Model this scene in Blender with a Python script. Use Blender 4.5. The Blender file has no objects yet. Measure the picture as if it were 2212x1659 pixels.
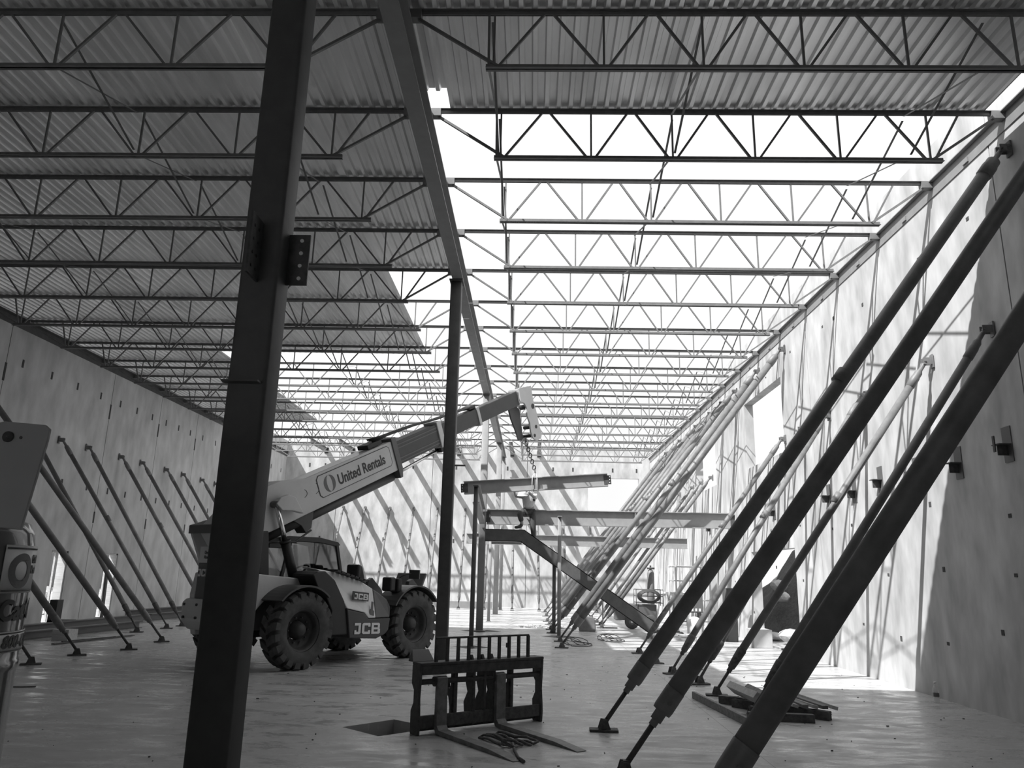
import bpy, bmesh, math, random
from mathutils import Vector, Matrix, Euler
S = bpy.context.scene
COL = S.collection
# ------------------------------------------------------------------ camera
F_PX, PITCH, YAW, ROLL = 1635.25, 0.245206, 0.030765, 0.022938
EYE = Vector((0, 0, 1.6))
def cam_axes():
    cp, sp, c, s = math.cos(PITCH), math.sin(PITCH), math.cos(YAW), math.sin(YAW)
    fwd = Vector((-s*cp, c*cp, sp)); right = Vector((c, s, 0)); up = right.cross(fwd)
    cr, sr = math.cos(ROLL), math.sin(ROLL)
    return cr*right+sr*up, -sr*right+cr*up, fwd
RX, UP, FW = cam_axes()
cd = bpy.data.cameras.new('camera'); cam = bpy.data.objects.new('camera', cd); COL.objects.link(cam)
cd.sensor_width = 36; cd.lens = F_PX/2212*36; cd.clip_start = 0.05; cd.clip_end = 500
m = Matrix((RX, UP, -FW)).transposed().to_4x4(); m.translation = EYE
cam.matrix_world = m
S.camera = cam
# ------------------------------------------------------------------ light
S.view_settings.view_transform = 'Standard'; S.view_settings.look = 'None'
S.view_settings.exposure = 0.62; S.view_settings.gamma = 1; S.view_settings.use_curve_mapping = False
W = bpy.data.worlds.new('sky'); S.world = W; W.use_nodes = True
wn = W.node_tree.nodes; wl = W.node_tree.links; wn.clear()
wo = wn.new('ShaderNodeOutputWorld'); wb = wn.new('ShaderNodeBackground')
wt = wn.new('ShaderNodeTexCoord'); wz = wn.new('ShaderNodeTexNoise'); wr = wn.new('ShaderNodeMapRange')
wz.inputs['Scale'].default_value = 2.2; wz.inputs['Detail'].default_value = 4
wr.inputs['From Min'].default_value = .3; wr.inputs['From Max'].default_value = .7
wr.inputs['To Min'].default_value = .72; wr.inputs['To Max'].default_value = 0.88
wl.new(wt.outputs['Generated'], wz.inputs['Vector']); wl.new(wz.outputs['Fac'], wr.inputs['Value'])
wl.new(wr.outputs['Result'], wb.inputs['Color']); wb.inputs['Strength'].default_value = .85
wl.new(wb.outputs[0], wo.inputs['Surface'])
SUN = Vector((0.65, 0.51, -1.0)).normalized()
sd = bpy.data.lights.new('sun', 'SUN'); sd.energy = 4.9; sd.angle = math.radians(0.55)
sun = bpy.data.objects.new('sun', sd); COL.objects.link(sun)
sun.rotation_euler = SUN.to_track_quat('-Z', 'Y').to_euler(); sun.location = (-8, -6, 20)

# ------------------------------------------------------------------ materials
def mat(name, base, rough=.7, metal=0, n_amp=0, n_scale=3, stretch=(1, 1, 1), bump=0, spec=.5, fine=0, rough_amp=0, coat=0):
    M = bpy.data.materials.new(name); M.use_nodes = True
    n = M.node_tree.nodes; l = M.node_tree.links; b = n['Principled BSDF']
    b.inputs['Base Color'].default_value = (base, base, base, 1); b.inputs['Roughness'].default_value = rough
    b.inputs['Metallic'].default_value = metal; b.inputs['Specular IOR Level'].default_value = spec
    b.inputs['Coat Weight'].default_value = coat
    if n_amp or bump:
        t = n.new('ShaderNodeTexCoord'); mp = n.new('ShaderNodeMapping'); mp.inputs['Scale'].default_value = stretch
        l.new(t.outputs['Object'], mp.inputs['Vector'])
        z = n.new('ShaderNodeTexNoise'); z.inputs['Scale'].default_value = n_scale; z.inputs['Detail'].default_value = 6
        z.inputs['Roughness'].default_value = .62
        l.new(mp.outputs[0], z.inputs['Vector'])
        src = z.outputs['Fac']
        if fine:
            z2 = n.new('ShaderNodeTexNoise'); z2.inputs['Scale'].default_value = n_scale*fine; z2.inputs['Detail'].default_value = 3
            l.new(mp.outputs[0], z2.inputs['Vector'])
            ad = n.new('ShaderNodeMath'); ad.operation = 'MULTIPLY_ADD'; ad.inputs[1].default_value = .5
            ml = n.new('ShaderNodeMath'); ml.operation = 'MULTIPLY'; ml.inputs[1].default_value = .5
            l.new(src, ml.inputs[0]); l.new(z2.outputs['Fac'], ad.inputs[0]); l.new(ml.outputs[0], ad.inputs[2]); src = ad.outputs[0]
        r = n.new('ShaderNodeMapRange'); r.inputs['From Min'].default_value = .3; r.inputs['From Max'].default_value = .7
        r.inputs['To Min'].default_value = max(base*(1-n_amp), .001); r.inputs['To Max'].default_value = min(base*(1+n_amp), .97)
        l.new(src, r.inputs['Value']); l.new(r.outputs['Result'], b.inputs['Base Color'])
        if rough_amp:
            r2 = n.new('ShaderNodeMapRange'); r2.inputs['From Min'].default_value = .35; r2.inputs['From Max'].default_value = .65
            r2.inputs['To Min'].default_value = rough-rough_amp; r2.inputs['To Max'].default_value = rough+rough_amp
            l.new(z.outputs['Fac'], r2.inputs['Value']); l.new(r2.outputs['Result'], b.inputs['Roughness'])
        if bump:
            bp = n.new('ShaderNodeBump'); bp.inputs['Strength'].default_value = bump; bp.inputs['Distance'].default_value = .02
            l.new(src, bp.inputs['Height']); l.new(bp.outputs[0], b.inputs['Normal'])
    return M
m_wall = mat('tilt_up_concrete', .47, .85, n_amp=.34, n_scale=.8, stretch=(1, 1, .4), bump=.12, fine=4)
m_wall_d = mat('grey_tilt_up_concrete', .52, .85, n_amp=.3, n_scale=.5, stretch=(1, 1, .45), bump=.1, fine=6)
m_reveal = mat('cast_reveal_concrete', .42, .85, n_amp=.15, n_scale=2)
m_dark_joint = mat('joint_filler', .06, .9)
m_galv = mat('galvanised_deck', .80, .36, metal=.5, n_amp=.2, n_scale=1.4, stretch=(1, .25, 1))
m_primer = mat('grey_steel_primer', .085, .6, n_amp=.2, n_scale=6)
m_joist = mat('joist_primer', .19, .55, n_amp=.15, n_scale=8)
m_joist_r = m_joist
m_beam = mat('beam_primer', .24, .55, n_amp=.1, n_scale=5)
m_mezz = mat('pale_beam_primer', .31, .55, n_amp=.1, n_scale=5)
m_pipe = mat('brace_paint', .18, .5, n_amp=.25, n_scale=5)
m_rust = mat('rusty_steel', .10, .8, n_amp=.45, n_scale=20, bump=.2)
m_iron = mat('dark_cast_iron', .07, .6, n_amp=.4, n_scale=18)
m_rubber = mat('tyre_rubber', .07, .85, n_amp=.35, n_scale=7)
m_rim = mat('wheel_rim_paint', .045, .6, n_amp=.25, n_scale=8)
m_yel = mat('light_machine_paint', .54, .4, n_amp=.08, n_scale=2, coat=.2)
m_white = mat('white_hood_paint', .68, .4, n_amp=.06, n_scale=3, coat=.2)
m_dgrey = mat('dark_machine_paint', .055, .45, n_amp=.12, n_scale=3)
m_mgrey = mat('mid_grey_machine_paint', .12, .5, n_amp=.12, n_scale=3)
m_black = mat('black_plastic', .018, .5)
m_chrome = mat('chrome_rod', .75, .18, metal=1)
m_decal = mat('white_decal', .72, .5)
m_decal_d = mat('black_decal', .03, .5)
m_wood = mat('weathered_lumber', .22, .8, n_amp=.35, n_scale=3, stretch=(1, 8, 8), bump=.1)
m_wood_l = mat('pale_lumber', .5, .8, n_amp=.2, n_scale=3, stretch=(1, 8, 8))
m_fork = mat('worn_fork_steel', .2, .55, n_amp=.35, n_scale=12)
m_rope = mat('fibre_rope', .14, .95, n_amp=.4, n_scale=60, bump=.3)
m_wire = mat('black_cable', .05, .6)
m_skin = mat('skin', .3, .6); m_shirt = mat('light_work_shirt', .6, .9, n_amp=.1, n_scale=12)
m_jean = mat('dark_work_trousers', .07, .9, n_amp=.2, n_scale=20); m_boot = mat('dark_boots', .035, .7)
m_helmet = mat('white_hard_hat', .7, .4)
m_dirt = mat('dark_dirt', .09, .95, n_amp=.5, n_scale=3, bump=.6, fine=5)
m_ground = mat('pale_dry_ground', .36, .95, n_amp=.45, n_scale=.8, bump=.3, fine=8)
m_stone = mat('pale_rock', .5, .9, n_amp=.25, n_scale=4, bump=.3)
m_soil = mat('pit_soil', .12, .95, n_amp=.5, n_scale=12, bump=.5)
m_far = mat('distant_foliage', .12, .95, n_amp=.5, n_scale=2)
def glass(name, tint=.95, rough=.02):
    M = bpy.data.materials.new(name); M.use_nodes = True
    n = M.node_tree.nodes; l = M.node_tree.links; n.clear()
    o = n.new('ShaderNodeOutputMaterial'); mx = n.new('ShaderNodeMixShader'); t = n.new('ShaderNodeBsdfTransparent')
    g = n.new('ShaderNodeBsdfGlossy'); f = n.new('ShaderNodeFresnel'); f.inputs['IOR'].default_value = 1.45
    t.inputs[0].default_value = (tint,)*3+(1,); g.inputs['Roughness'].default_value = rough
    l.new(f.outputs[0], mx.inputs[0]); l.new(t.outputs[0], mx.inputs[1]); l.new(g.outputs[0], mx.inputs[2]); l.new(mx.outputs[0], o.inputs[0])
    return M
m_glass = glass('clear_cab_glass', .8)
m_bottle = mat('clear_bottle_plastic', .8, .15)
m_bottle.node_tree.nodes['Principled BSDF'].inputs['Alpha'].default_value = .4
# floor: hard-trowelled slab with worn sheen, scuffs and saw cuts
m_floor = bpy.data.materials.new('trowelled_concrete_floor'); m_floor.use_nodes = True
def _floor():
    n = m_floor.node_tree.nodes; l = m_floor.node_tree.links; b = n['Principled BSDF']
    t = n.new('ShaderNodeTexCoord'); sx = n.new('ShaderNodeSeparateXYZ'); l.new(t.outputs['Object'], sx.inputs[0])
    def noise(scale, st, det=6, ro=.6, dist=0):
        mp = n.new('ShaderNodeMapping'); mp.inputs['Scale'].default_value = st; l.new(t.outputs['Object'], mp.inputs[0])
        z = n.new('ShaderNodeTexNoise'); z.inputs['Scale'].default_value = scale; z.inputs['Detail'].default_value = det
        z.inputs['Roughness'].default_value = ro; z.inputs['Distortion'].default_value = dist; l.new(mp.outputs[0], z.inputs[0]); return z.outputs['Fac']
    def rng(s, a, b_, c, d):
        r = n.new('ShaderNodeMapRange'); r.inputs[1].default_value = a; r.inputs[2].default_value = b_
        r.inputs[3].default_value = c; r.inputs[4].default_value = d; l.new(s, r.inputs[0]); return r.outputs[0]
    def mth(op, a, b_):
        q = n.new('ShaderNodeMath'); q.operation = op
        for i, v in enumerate((a, b_)):
            if isinstance(v, (int, float)): q.inputs[i].default_value = v
            else: l.new(v, q.inputs[i])
        return q.outputs[0]
    big = rng(noise(.45, (1, .8, 1)), .32, .68, .38, .52)
    scuff = rng(noise(3.2, (1, 3.5, 1), 8, .7, .6), .56, .66, 1, 1.25)
    stain = rng(noise(1.1, (1, 1.6, 1), 7, .7, .3), .30, .42, .72, 1)
    c = mth('MULTIPLY', mth('MULTIPLY', big, scuff), stain)
    def line(co, x0, w):
        d = mth('ABSOLUTE', mth('SUBTRACT', co, x0), 0); return rng(d, w*.6, w, .35, 1)
    for x0 in (2.16, -5.2, -9.1): c = mth('MULTIPLY', c, line(sx.outputs[0], x0, .005))
    for y0 in (3.85, 13.35, 22.5, 31.6): c = mth('MULTIPLY', c, line(sx.outputs[1], y0, .005))
    l.new(c, b.inputs['Base Color'])
    l.new(rng(noise(1.6, (1, 2.6, 1), 8, .7, .5), .38, .62, .14, .6), b.inputs['Roughness'])
    bp = n.new('ShaderNodeBump'); bp.inputs['Strength'].default_value = .12; bp.inputs['Distance'].default_value = .01
    l.new(noise(9, (1, 3, 1), 6), bp.inputs['Height']); l.new(bp.outputs[0], b.inputs['Normal'])
_floor()

# ------------------------------------------------------------------ mesh helpers
def frame(d, up=Vector((0, 0, 1))):
    z = Vector(d).normalized(); u = Vector(up)
    if abs(z.dot(u)) > .99: u = Vector((0, 1, 0))
    x = u.cross(z).normalized(); y = z.cross(x); return x, y, z
MW = {}
class MB:
    def __init__(s): s.v = []; s.f = []; s.sm = []
    def add(s, vs, fs, sm=False):
        o = len(s.v); s.v += [Vector(v) for v in vs]; s.f += [tuple(i+o for i in f) for f in fs]; s.sm += [sm]*len(fs); return s
    def box(s, c, size, R=None):
        hx, hy, hz = size[0]/2, size[1]/2, size[2]/2; c = Vector(c)
        vs = [Vector((x, y, z)) for x in (-hx, hx) for y in (-hy, hy) for z in (-hz, hz)]
        if R is not None: vs = [R @ v for v in vs]
        return s.add([v+c for v in vs], [(0, 1, 3, 2), (4, 6, 7, 5), (0, 4, 5, 1), (2, 3, 7, 6), (0, 2, 6, 4), (1, 5, 7, 3)])
    def bx(s, x0, x1, y0, y1, z0, z1): return s.box(((x0+x1)/2, (y0+y1)/2, (z0+z1)/2), (x1-x0, y1-y0, z1-z0))
    def bar(s, a, b, w, h, up=(0, 0, 1)):
        a, b = Vector(a), Vector(b); x, y, z = frame(b-a, up)
        vs = [p+x*sx*w/2+y*sy*h/2 for p in (a, b) for sx, sy in ((-1, -1), (1, -1), (1, 1), (-1, 1))]
        return s.add(vs, [(3, 2, 1, 0), (4, 5, 6, 7), (0, 1, 5, 4), (1, 2, 6, 5), (2, 3, 7, 6), (3, 0, 4, 7)])
    def prof(s, a, b, pts, up=(0, 0, 1), sm=False, caps=True):   # extrude closed 2D profile (x side, y up) a->b
        a, b = Vector(a), Vector(b); x, y, z = frame(b-a, up); n = len(pts)
        vs = [p+x*u+y*v for p in (a, b) for u, v in pts]
        fs = [(i, (i+1) % n, n+(i+1) % n, n+i) for i in range(n)]
        s.add(vs, fs, sm)
        if caps: s.add(vs, [tuple(range(n))[::-1], tuple(range(n, 2*n))])
        return s
    def tube(s, a, b, r, r2=None, n=12, caps=True):
        r2 = r if r2 is None else r2; a, b = Vector(a), Vector(b); x, y, z = frame(b-a)
        vs = [p+(x*math.cos(2*math.pi*i/n)+y*math.sin(2*math.pi*i/n))*q for p, q in ((a, r), (b, r2)) for i in range(n)]
        s.add(vs, [(i, (i+1) % n, n+(i+1) % n, n+i) for i in range(n)], True)
        if caps: s.add(vs, [tuple(range(n))[::-1], tuple(range(n, 2*n))])
        return s
    def path(s, pts, r, n=8, closed=False):
        pts = [Vector(p) for p in pts]; rings = []; k = len(pts); x = None
        for i, p in enumerate(pts):
            d = (pts[(i+1) % k if closed else min(i+1, k-1)]-pts[(i-1) % k if closed else max(i-1, 0)]).normalized()
            if x is None: x, y, _ = frame(d)
            else:
                x = (x-d*x.dot(d)).normalized(); y = d.cross(x)
            rr = r[i] if isinstance(r, (list, tuple)) else r
            rings.append([p+(x*math.cos(2*math.pi*j/n)+y*math.sin(2*math.pi*j/n))*rr for j in range(n)])
        vs = [v for q in rings for v in q]; fs = []
        for i in range(k if closed else k-1):
            for j in range(n): fs.append((i*n+j, i*n+(j+1) % n, ((i+1) % k)*n+(j+1) % n, ((i+1) % k)*n+j))
        s.add(vs, fs, True)
        if not closed: s.add(vs, [tuple(range(n))[::-1], tuple(range((k-1)*n, k*n))])
        return s
    def lathe(s, o, ax, prof, n=24, sm=True, closed=False):   # prof: (r, h) along axis
        o = Vector(o); x, y, z = frame(ax); k = len(prof)
        vs = [o+z*h+(x*math.cos(2*math.pi*i/n)+y*math.sin(2*math.pi*i/n))*r for r, h in prof for i in range(n)]
        fs = [(j*n+i, j*n+(i+1) % n, ((j+1) % k)*n+(i+1) % n, ((j+1) % k)*n+i) for j in range(k if closed else k-1) for i in range(n)]
        return s.add(vs, fs, sm)
    def prism(s, poly, o, u, v, w, sm=False):   # polygon (a,b) in plane o+u*a+v*b extruded by vector w
        o, u, v, w = map(Vector, (o, u, v, w)); n = len(poly)
        vs = [o+u*a+v*b for a, b in poly]+[o+u*a+v*b+w for a, b in poly]
        return s.add(vs, [(i, (i+1) % n, n+(i+1) % n, n+i) for i in range(n)]+[tuple(range(n))[::-1], tuple(range(n, 2*n))], sm)
    def ibeam(s, a, b, d, w, tf=.018, tw=.012, up=(0, 0, 1)):   # a,b at centre of section
        h, q, t = d/2, w/2, tw/2
        p = [(-q, -h), (q, -h), (q, -h+tf), (t, -h+tf), (t, h-tf), (q, h-tf), (q, h), (-q, h), (-q, h-tf), (-t, h-tf), (-t, -h+tf), (-q, -h+tf)]
        a, b = Vector(a), Vector(b); x, y, z = frame(b-a, up); n = 12
        vs = [P+x*u+y*v for P in (a, b) for u, v in p]
        s.add(vs, [(i, (i+1) % n, n+(i+1) % n, n+i) for i in range(n)])
        for o in (0, 12): s.add(vs, [(o, o+1, o+2, o+11), (o+10, o+3, o+4, o+9), (o+8, o+5, o+6, o+7)])
        return s
    def rings(s, R, sm=True, caps=True):
        n = len(R[0]); vs = [v for r in R for v in r]
        s.add(vs, [(i*n+j, i*n+(j+1) % n, (i+1)*n+(j+1) % n, (i+1)*n+j) for i in range(len(R)-1) for j in range(n)], sm)
        if caps: s.add(vs, [tuple(range(n))[::-1], tuple(range((len(R)-1)*n, len(R)*n))])
        return s
    def build(s, name, m, parent=None, world=False, loc=None, bevel=0):
        me = bpy.data.meshes.new(name); vs = s.v
        if parent is not None and world:
            im = MW[parent.name].inverted(); vs = [im @ v for v in vs]
        if parent is None and loc is not None: vs = [v-Vector(loc) for v in vs]
        me.from_pydata([tuple(v) for v in vs], [], s.f)
        me.polygons.foreach_set('use_smooth', s.sm); me.materials.append(m)
        bm = bmesh.new(); bm.from_mesh(me); bmesh.ops.remove_doubles(bm, verts=bm.verts, dist=1e-5)
        bmesh.ops.recalc_face_normals(bm, faces=bm.faces); bm.to_mesh(me); bm.free()
        o = bpy.data.objects.new(name, me); COL.objects.link(o)
        if parent is not None:
            o.parent = parent; MW[o.name] = MW[parent.name]
        else:
            if loc is not None: o.location = loc
            MW[o.name] = Matrix.Translation(o.location)
        if bevel:
            b = o.modifiers.new('bevel', 'BEVEL'); b.width = bevel; b.segments = 2; b.limit_method = 'ANGLE'; b.angle_limit = .6
        return o
def tag(o, label, cat, group=None, kind=None):
    if label: o['label'] = label
    if cat: o['category'] = cat
    if group: o['group'] = group
    if kind: o['kind'] = kind
    return o
def thing(name, label, cat, loc=(0, 0, 0), rotz=0, group=None):
    o = bpy.data.objects.new(name, None); COL.objects.link(o); o.location = loc; o.rotation_euler = (0, 0, rotz)
    o.empty_display_size = .2
    MW[o.name] = Matrix.Translation(Vector(loc)) @ Matrix.Rotation(rotz, 4, 'Z'); return tag(o, label, cat, group)
def struct(o): o['kind'] = 'structure'; return o
def dup(root, loc, label, rotz=None, group=None):
    r = root.copy(); COL.objects.link(r); r.location = loc; r['label'] = label
    if rotz is not None: r.rotation_euler = (0, 0, rotz)
    if group: r['group'] = group
    for ch in list(root.children):
        c = ch.copy(); COL.objects.link(c); c.parent = r
        for g in ch.children:
            d = g.copy(); COL.objects.link(d); d.parent = c
    return r
def text_part(txt, size, m, parent, o, xd, yd, depth=.004, bold=.0, name='lettering', sx=1.0, shear=0):
    cu = bpy.data.curves.new('t', 'FONT'); cu.body = txt; cu.size = size; cu.extrude = depth/2; cu.offset = bold; cu.shear = shear
    ob = bpy.data.objects.new('t', cu); COL.objects.link(ob)
    dg = bpy.context.evaluated_depsgraph_get(); me = bpy.data.meshes.new_from_object(ob.evaluated_get(dg))
    COL.objects.unlink(ob); bpy.data.objects.remove(ob)
    xd, yd = Vector(xd).normalized(), Vector(yd).normalized(); zd = xd.cross(yd); o = Vector(o)
    for v in me.vertices: v.co = o+xd*v.co.x*sx+yd*v.co.y+zd*v.co.z
    me.materials.clear(); me.materials.append(m); me.name = name
    t = bpy.data.objects.new(name, me); COL.objects.link(t); t.parent = parent; MW[t.name] = MW[parent.name]
    return t
def block_jcb(m, parent, o, xd, yd, h, asp=1.0, t=.006, name='lettering'):
    # wide block capitals J C B built from strokes
    xd, yd = Vector(xd).normalized(), Vector(yd).normalized(); zd = xd.cross(yd); o = Vector(o); w = MB()
    s = .24; k = h*asp
    def q(pts): w.prism(pts, o, xd*k, yd*h, zd*t)
    L = 0
    q([(-.12, .78), (.52, .78), (.52, 1), (-.12, 1)]); q([(.28, .2), (.52, .2), (.52, .78), (.28, .78)]); q([(-.1, .0), (.40, 0), (.52, .12), (.52, .22), (-.1, .22)]); q([(-.1, .22), (.08, .22), (.08, .36), (-.1, .36)])
    L = .66
    q([(L+.0, .14), (L+.24, .22), (L+.24, .78), (L, .86)]); q([(L, .14), (L+.14, 0), (L+.80, 0), (L+.86, .06), (L+.86, .22), (L+.24, .22)]); q([(L, .86), (L+.24, .78), (L+.86, .78), (L+.86, .94), (L+.80, 1), (L+.14, 1)])
    q([(L+.62, .22), (L+.86, .22), (L+.86, .34), (L+.62, .34)]); q([(L+.62, .66), (L+.86, .66), (L+.86, .78), (L+.62, .78)])
    L = 1.64
    q([(L, 0), (L+.24, 0), (L+.24, 1), (L, 1)])
    for a, b in ((0, .2), (.41, .59), (.8, 1)): q([(L+.24, a), (L+.66, a), (L+.66, b), (L+.24, b)])
    q([(L+.66, 0), (L+.80, 0), (L+.92, .10), (L+.92, .44), (L+.84, .50), (L+.66, .50)]); q([(L+.66, .5), (L+.82, .5), (L+.88, .56), (L+.88, .90), (L+.78, 1), (L+.66, 1)])
    return w.build(name, m, parent)
ORD = ['first', 'second', 'third', 'fourth', 'fifth', 'sixth', 'seventh', 'eighth', 'ninth', 'tenth', 'eleventh', 'twelfth', 'thirteenth',
       'fourteenth', 'fifteenth', 'sixteenth', 'seventeenth', 'eighteenth', 'nineteenth', 'twentieth']

# ================================================================== SETTING
XR, XL, YB, YF = 5.88, -12.62, 38.2, -7.0
ZT = 7.36; Y0, SP = 8.615, 1.769; ZW = 7.96; XG = -1.46
# floor with diamond leave-outs round the columns
def _mkfloor():
    bm = bmesh.new()
    def loop(pts, z=0):
        vs = [bm.verts.new((x, y, z)) for x, y in pts]
        return [bm.edges.new((vs[i], vs[(i+1) % len(vs)])) for i in range(len(vs))]
    holes = [[(-1.96, 8.52), (-1.50, 9.02), (-.98, 8.62), (-1.50, 8.12)]]
    for cx, cy, r in ((-1.32, 17.65, .42), (-1.42, 22.5, .6), (.75, 21.2, .5)):
        holes.append([(cx-r, cy), (cx, cy+r), (cx+r, cy), (cx, cy-r)])
    E = loop([(XL, YF), (XR, YF), (XR, YB), (XL, YB)])
    for h in holes: E += loop(h)
    bmesh.ops.triangle_fill(bm, use_beauty=True, use_dissolve=False, edges=E)
    for i, h in enumerate(holes):
        d = -.32 if i == 0 else -.02
        top = [bm.verts.new((x, y, 0)) for x, y in h]; bot = [bm.verts.new((x, y, d)) for x, y in h]
        for k in range(4): bm.faces.new((top[k], top[(k+1) % 4], bot[(k+1) % 4], bot[k]))
        f = bm.faces.new(bot); f.material_index = 1
    # slab edge
    me = bpy.data.meshes.new('floor'); bm.to_mesh(me); bm.free(); me.materials.append(m_floor); me.materials.append(m_soil)
    o = bpy.data.objects.new('floor', me); COL.objects.link(o); struct(o)
    for p in me.polygons:
        if p.material_index == 0 and p.normal.z < -.5: p.flip()
_mkfloor()

def wall_panels(name, axis, pos, t, spans, z1, openings, m, gap=.022):
    """tilt-up panels in a plane; spans = list of (a0,a1); openings = (a0,a1,z0,z1); t signed thickness outward"""
    w = MB()
    def q(a0, a1, z0, z1):
        if a1-a0 < 1e-3 or z1-z0 < 1e-3: return
        if axis == 'x': w.bx(min(pos, pos+t), max(pos, pos+t), a0, a1, z0, z1)
        else: w.bx(a0, a1, min(pos, pos+t), max(pos, pos+t), z0, z1)
    for a0, a1 in spans:
        a0 += gap/2; a1 -= gap/2
        ops = sorted([o for o in openings if o[0] >= a0-.01 and o[1] <= a1+.01])
        cuts = sorted({a0, a1, *[o[0] for o in ops], *[o[1] for o in ops]})
        for c0, c1 in zip(cuts, cuts[1:]):
            mid = (c0+c1)/2; z = 0
            for o in sorted([o for o in ops if o[0] <= mid <= o[1]], key=lambda o: o[2]):
                q(c0, c1, z, o[2]); z = o[3]
            q(c0, c1, z, z1)
    return struct(w.build(name, m))
T = .24
# right wall: panel joints, high openings, a ground opening
rj = [YF, -4.2, 1.2, 5.2, 9.0, 15.9, 22.3, 28.4, 34.2, YB]
wall_panels('wall_right', 'x', XR, T, list(zip(rj, rj[1:])), ZW,
            [(17.72, 20.9, 4.52, 6.32), (24.45, 27.4, 4.5, 6.3), (17.5, 20.95, 0, 2.3), (25.0, 26.0, 0, 2.2)], m_wall)
lj = [YF, -1.6, 3.1, 7.8, 12.4, 17.1, 21.75, 24.75, 27.6, 32.4, YB]
wall_panels('wall_left', 'x', XL, -T, list(zip(lj, lj[1:])), ZW, [(20.08, 20.82, 0.06, 1.92), (22.6, 23.36, 0.06, 1.92)], m_wall_d)
bj = [XL-T, -9.6, -4.6, .4, 5.4+.75+.0]
wall_panels('wall_back', 'y', YB, T, [(-12.86, -9.9), (-9.9, -5.1), (-5.1, -.3), (-.3, 6.12)], ZW, [(2.75, 5.3, 4.65, 6.35)], m_wall)
# joint filler set back in the gaps
for nm, ax, pos, js in (('trim_1', 'x', XR+.09, rj), ('trim_2', 'x', XL-.09, lj), ('trim_3', 'y', YB+.09, [-9.9, -5.1, -.3])):
    w = MB()
    for j in (js[1:-1] if ax == 'x' else js):
        if ax == 'x': w.bx(pos-.02, pos+.02, j-.03, j+.03, 0, ZW-.02)
        else: w.bx(j-.03, j+.03, pos-.02, pos+.02, 0, ZW-.02)
    struct(w.build(nm, m_dark_joint))
# wall behind the photographer; opening added in it to brighten the nearest objects
w = MB(); w.bx(XL-T, -7.5, YF-T, YF, 0, ZW); w.bx(-2.0, XR+T, YF-T, YF, 0, ZW); w.bx(-7.5, -2.0, YF-T, YF, 3.6, ZW); struct(w.build('wall_front', m_wall_d))
# form-tie pockets and lifting inserts: small recess marks on the walls
def pockets(nm, pts, ax, m):
    w = MB()
    for a, z, h in pts:
        if ax == 'l': w.bx(XL-.001, XL+.006, a-.035, a+.035, z-h, z+h)
        elif ax == 'r': w.bx(XR-.006, XR+.001, a-.03, a+.03, z-h, z+h)
        else: w.bx(a-.04, a+.04, YB-.006, YB+.001, z-h, z+h)
    o = w.build(nm, m); return struct(o)
ptsl = []
for a0, a1 in zip(lj[4:], lj[5:]):
    n = 3 if a1-a0 < 3.2 else 4
    for k in range(n):
        a = a0+(a1-a0)*(k+.5)/n
        ptsl += [(a, 6.35, .1), (a, 3.7, .09), (a, 5.9-.2*k % 2, .0)][:2]
for j in lj[4:-1]: ptsl += [(j, 6.0, .22), (j, 2.9, .16)]
pockets('trim_4', ptsl, 'l', m_dark_joint)
pockets('trim_5', [(a, z, .1) for a in (-11.4, -10.6, -8.7, -7.4, -6.1, -3.9, -2.6, -1.3, 1.0, 2.0, 4.0, 5.2) for z in (3.1, 6.75)], 'b', m_dark_joint)
rng = random.Random(4)
pockets('trim_6', [(a+rng.uniform(-.3, .3), z+rng.uniform(-.2, .2), rng.uniform(.015, .04)) for a in (9.8, 11.2, 12.8, 14.1, 15.2, 17, 19, 21, 23, 26) for z in (6.6, 2.6, .9, 1.7)], 'r', m_dark_joint)

# left wall window frames (bucks)
def window_buck(name, a0, a1):
    w = MB(); x0, x1 = XL-T, XL+.0
    for a in (a0, a1-.05): w.bx(x0, x1-.02, a, a+.05, .06, 1.92)
    w.bx(x0, x1-.02, a0, a1, 1.87, 1.92); w.bx(x0, x1-.02, a0, a1, .06, .10); w.bx(x0+.05, x0+.1, a0+.42, a0+.47, .1, 1.87)
    o = struct(w.build(name, m_wood_l)); return o
window_buck('window_1', 20.08, 20.82); window_buck('window_2', 22.6, 23.36)

# roof deck: ribbed sheets (ribs run along Y)
def deck(name, rects):
    w = MB()
    for x0, x1, y0, y1 in rects:
        pr = []; x = x0; p = .1524; h = .042
        while x < x1-1e-3:
            for dx, z in ((0, 0), (.045, 0), (.062, h), (.135, h)):
                if x+dx <= x1: pr.append((x+dx, z))
            x += p
        pr.append((x1, 0)); n = len(pr); zb = ZT+.042
        vs = [(a, y, zb+z) for y in (y0, y1) for a, z in pr]
        w.add(vs, [(i, i+1, n+i+1, n+i) for i in range(n-1)])
    o = struct(w.build(name, m_galv)); s = o.modifiers.new('sheet', 'SOLIDIFY'); s.thickness = .0016; return o
yd = Y0+.07
deck('ceiling', [(-1.43, -1.14, YF, 8.22), (-1.14, 5.63, YF, yd)])
deck('ceiling.001', [(XL+.01, -2.95, YF, 19.95), (-2.95, -1.44, YF, 14.05), (XL+.01, -8.7, 19.95, 30.0)])

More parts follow.
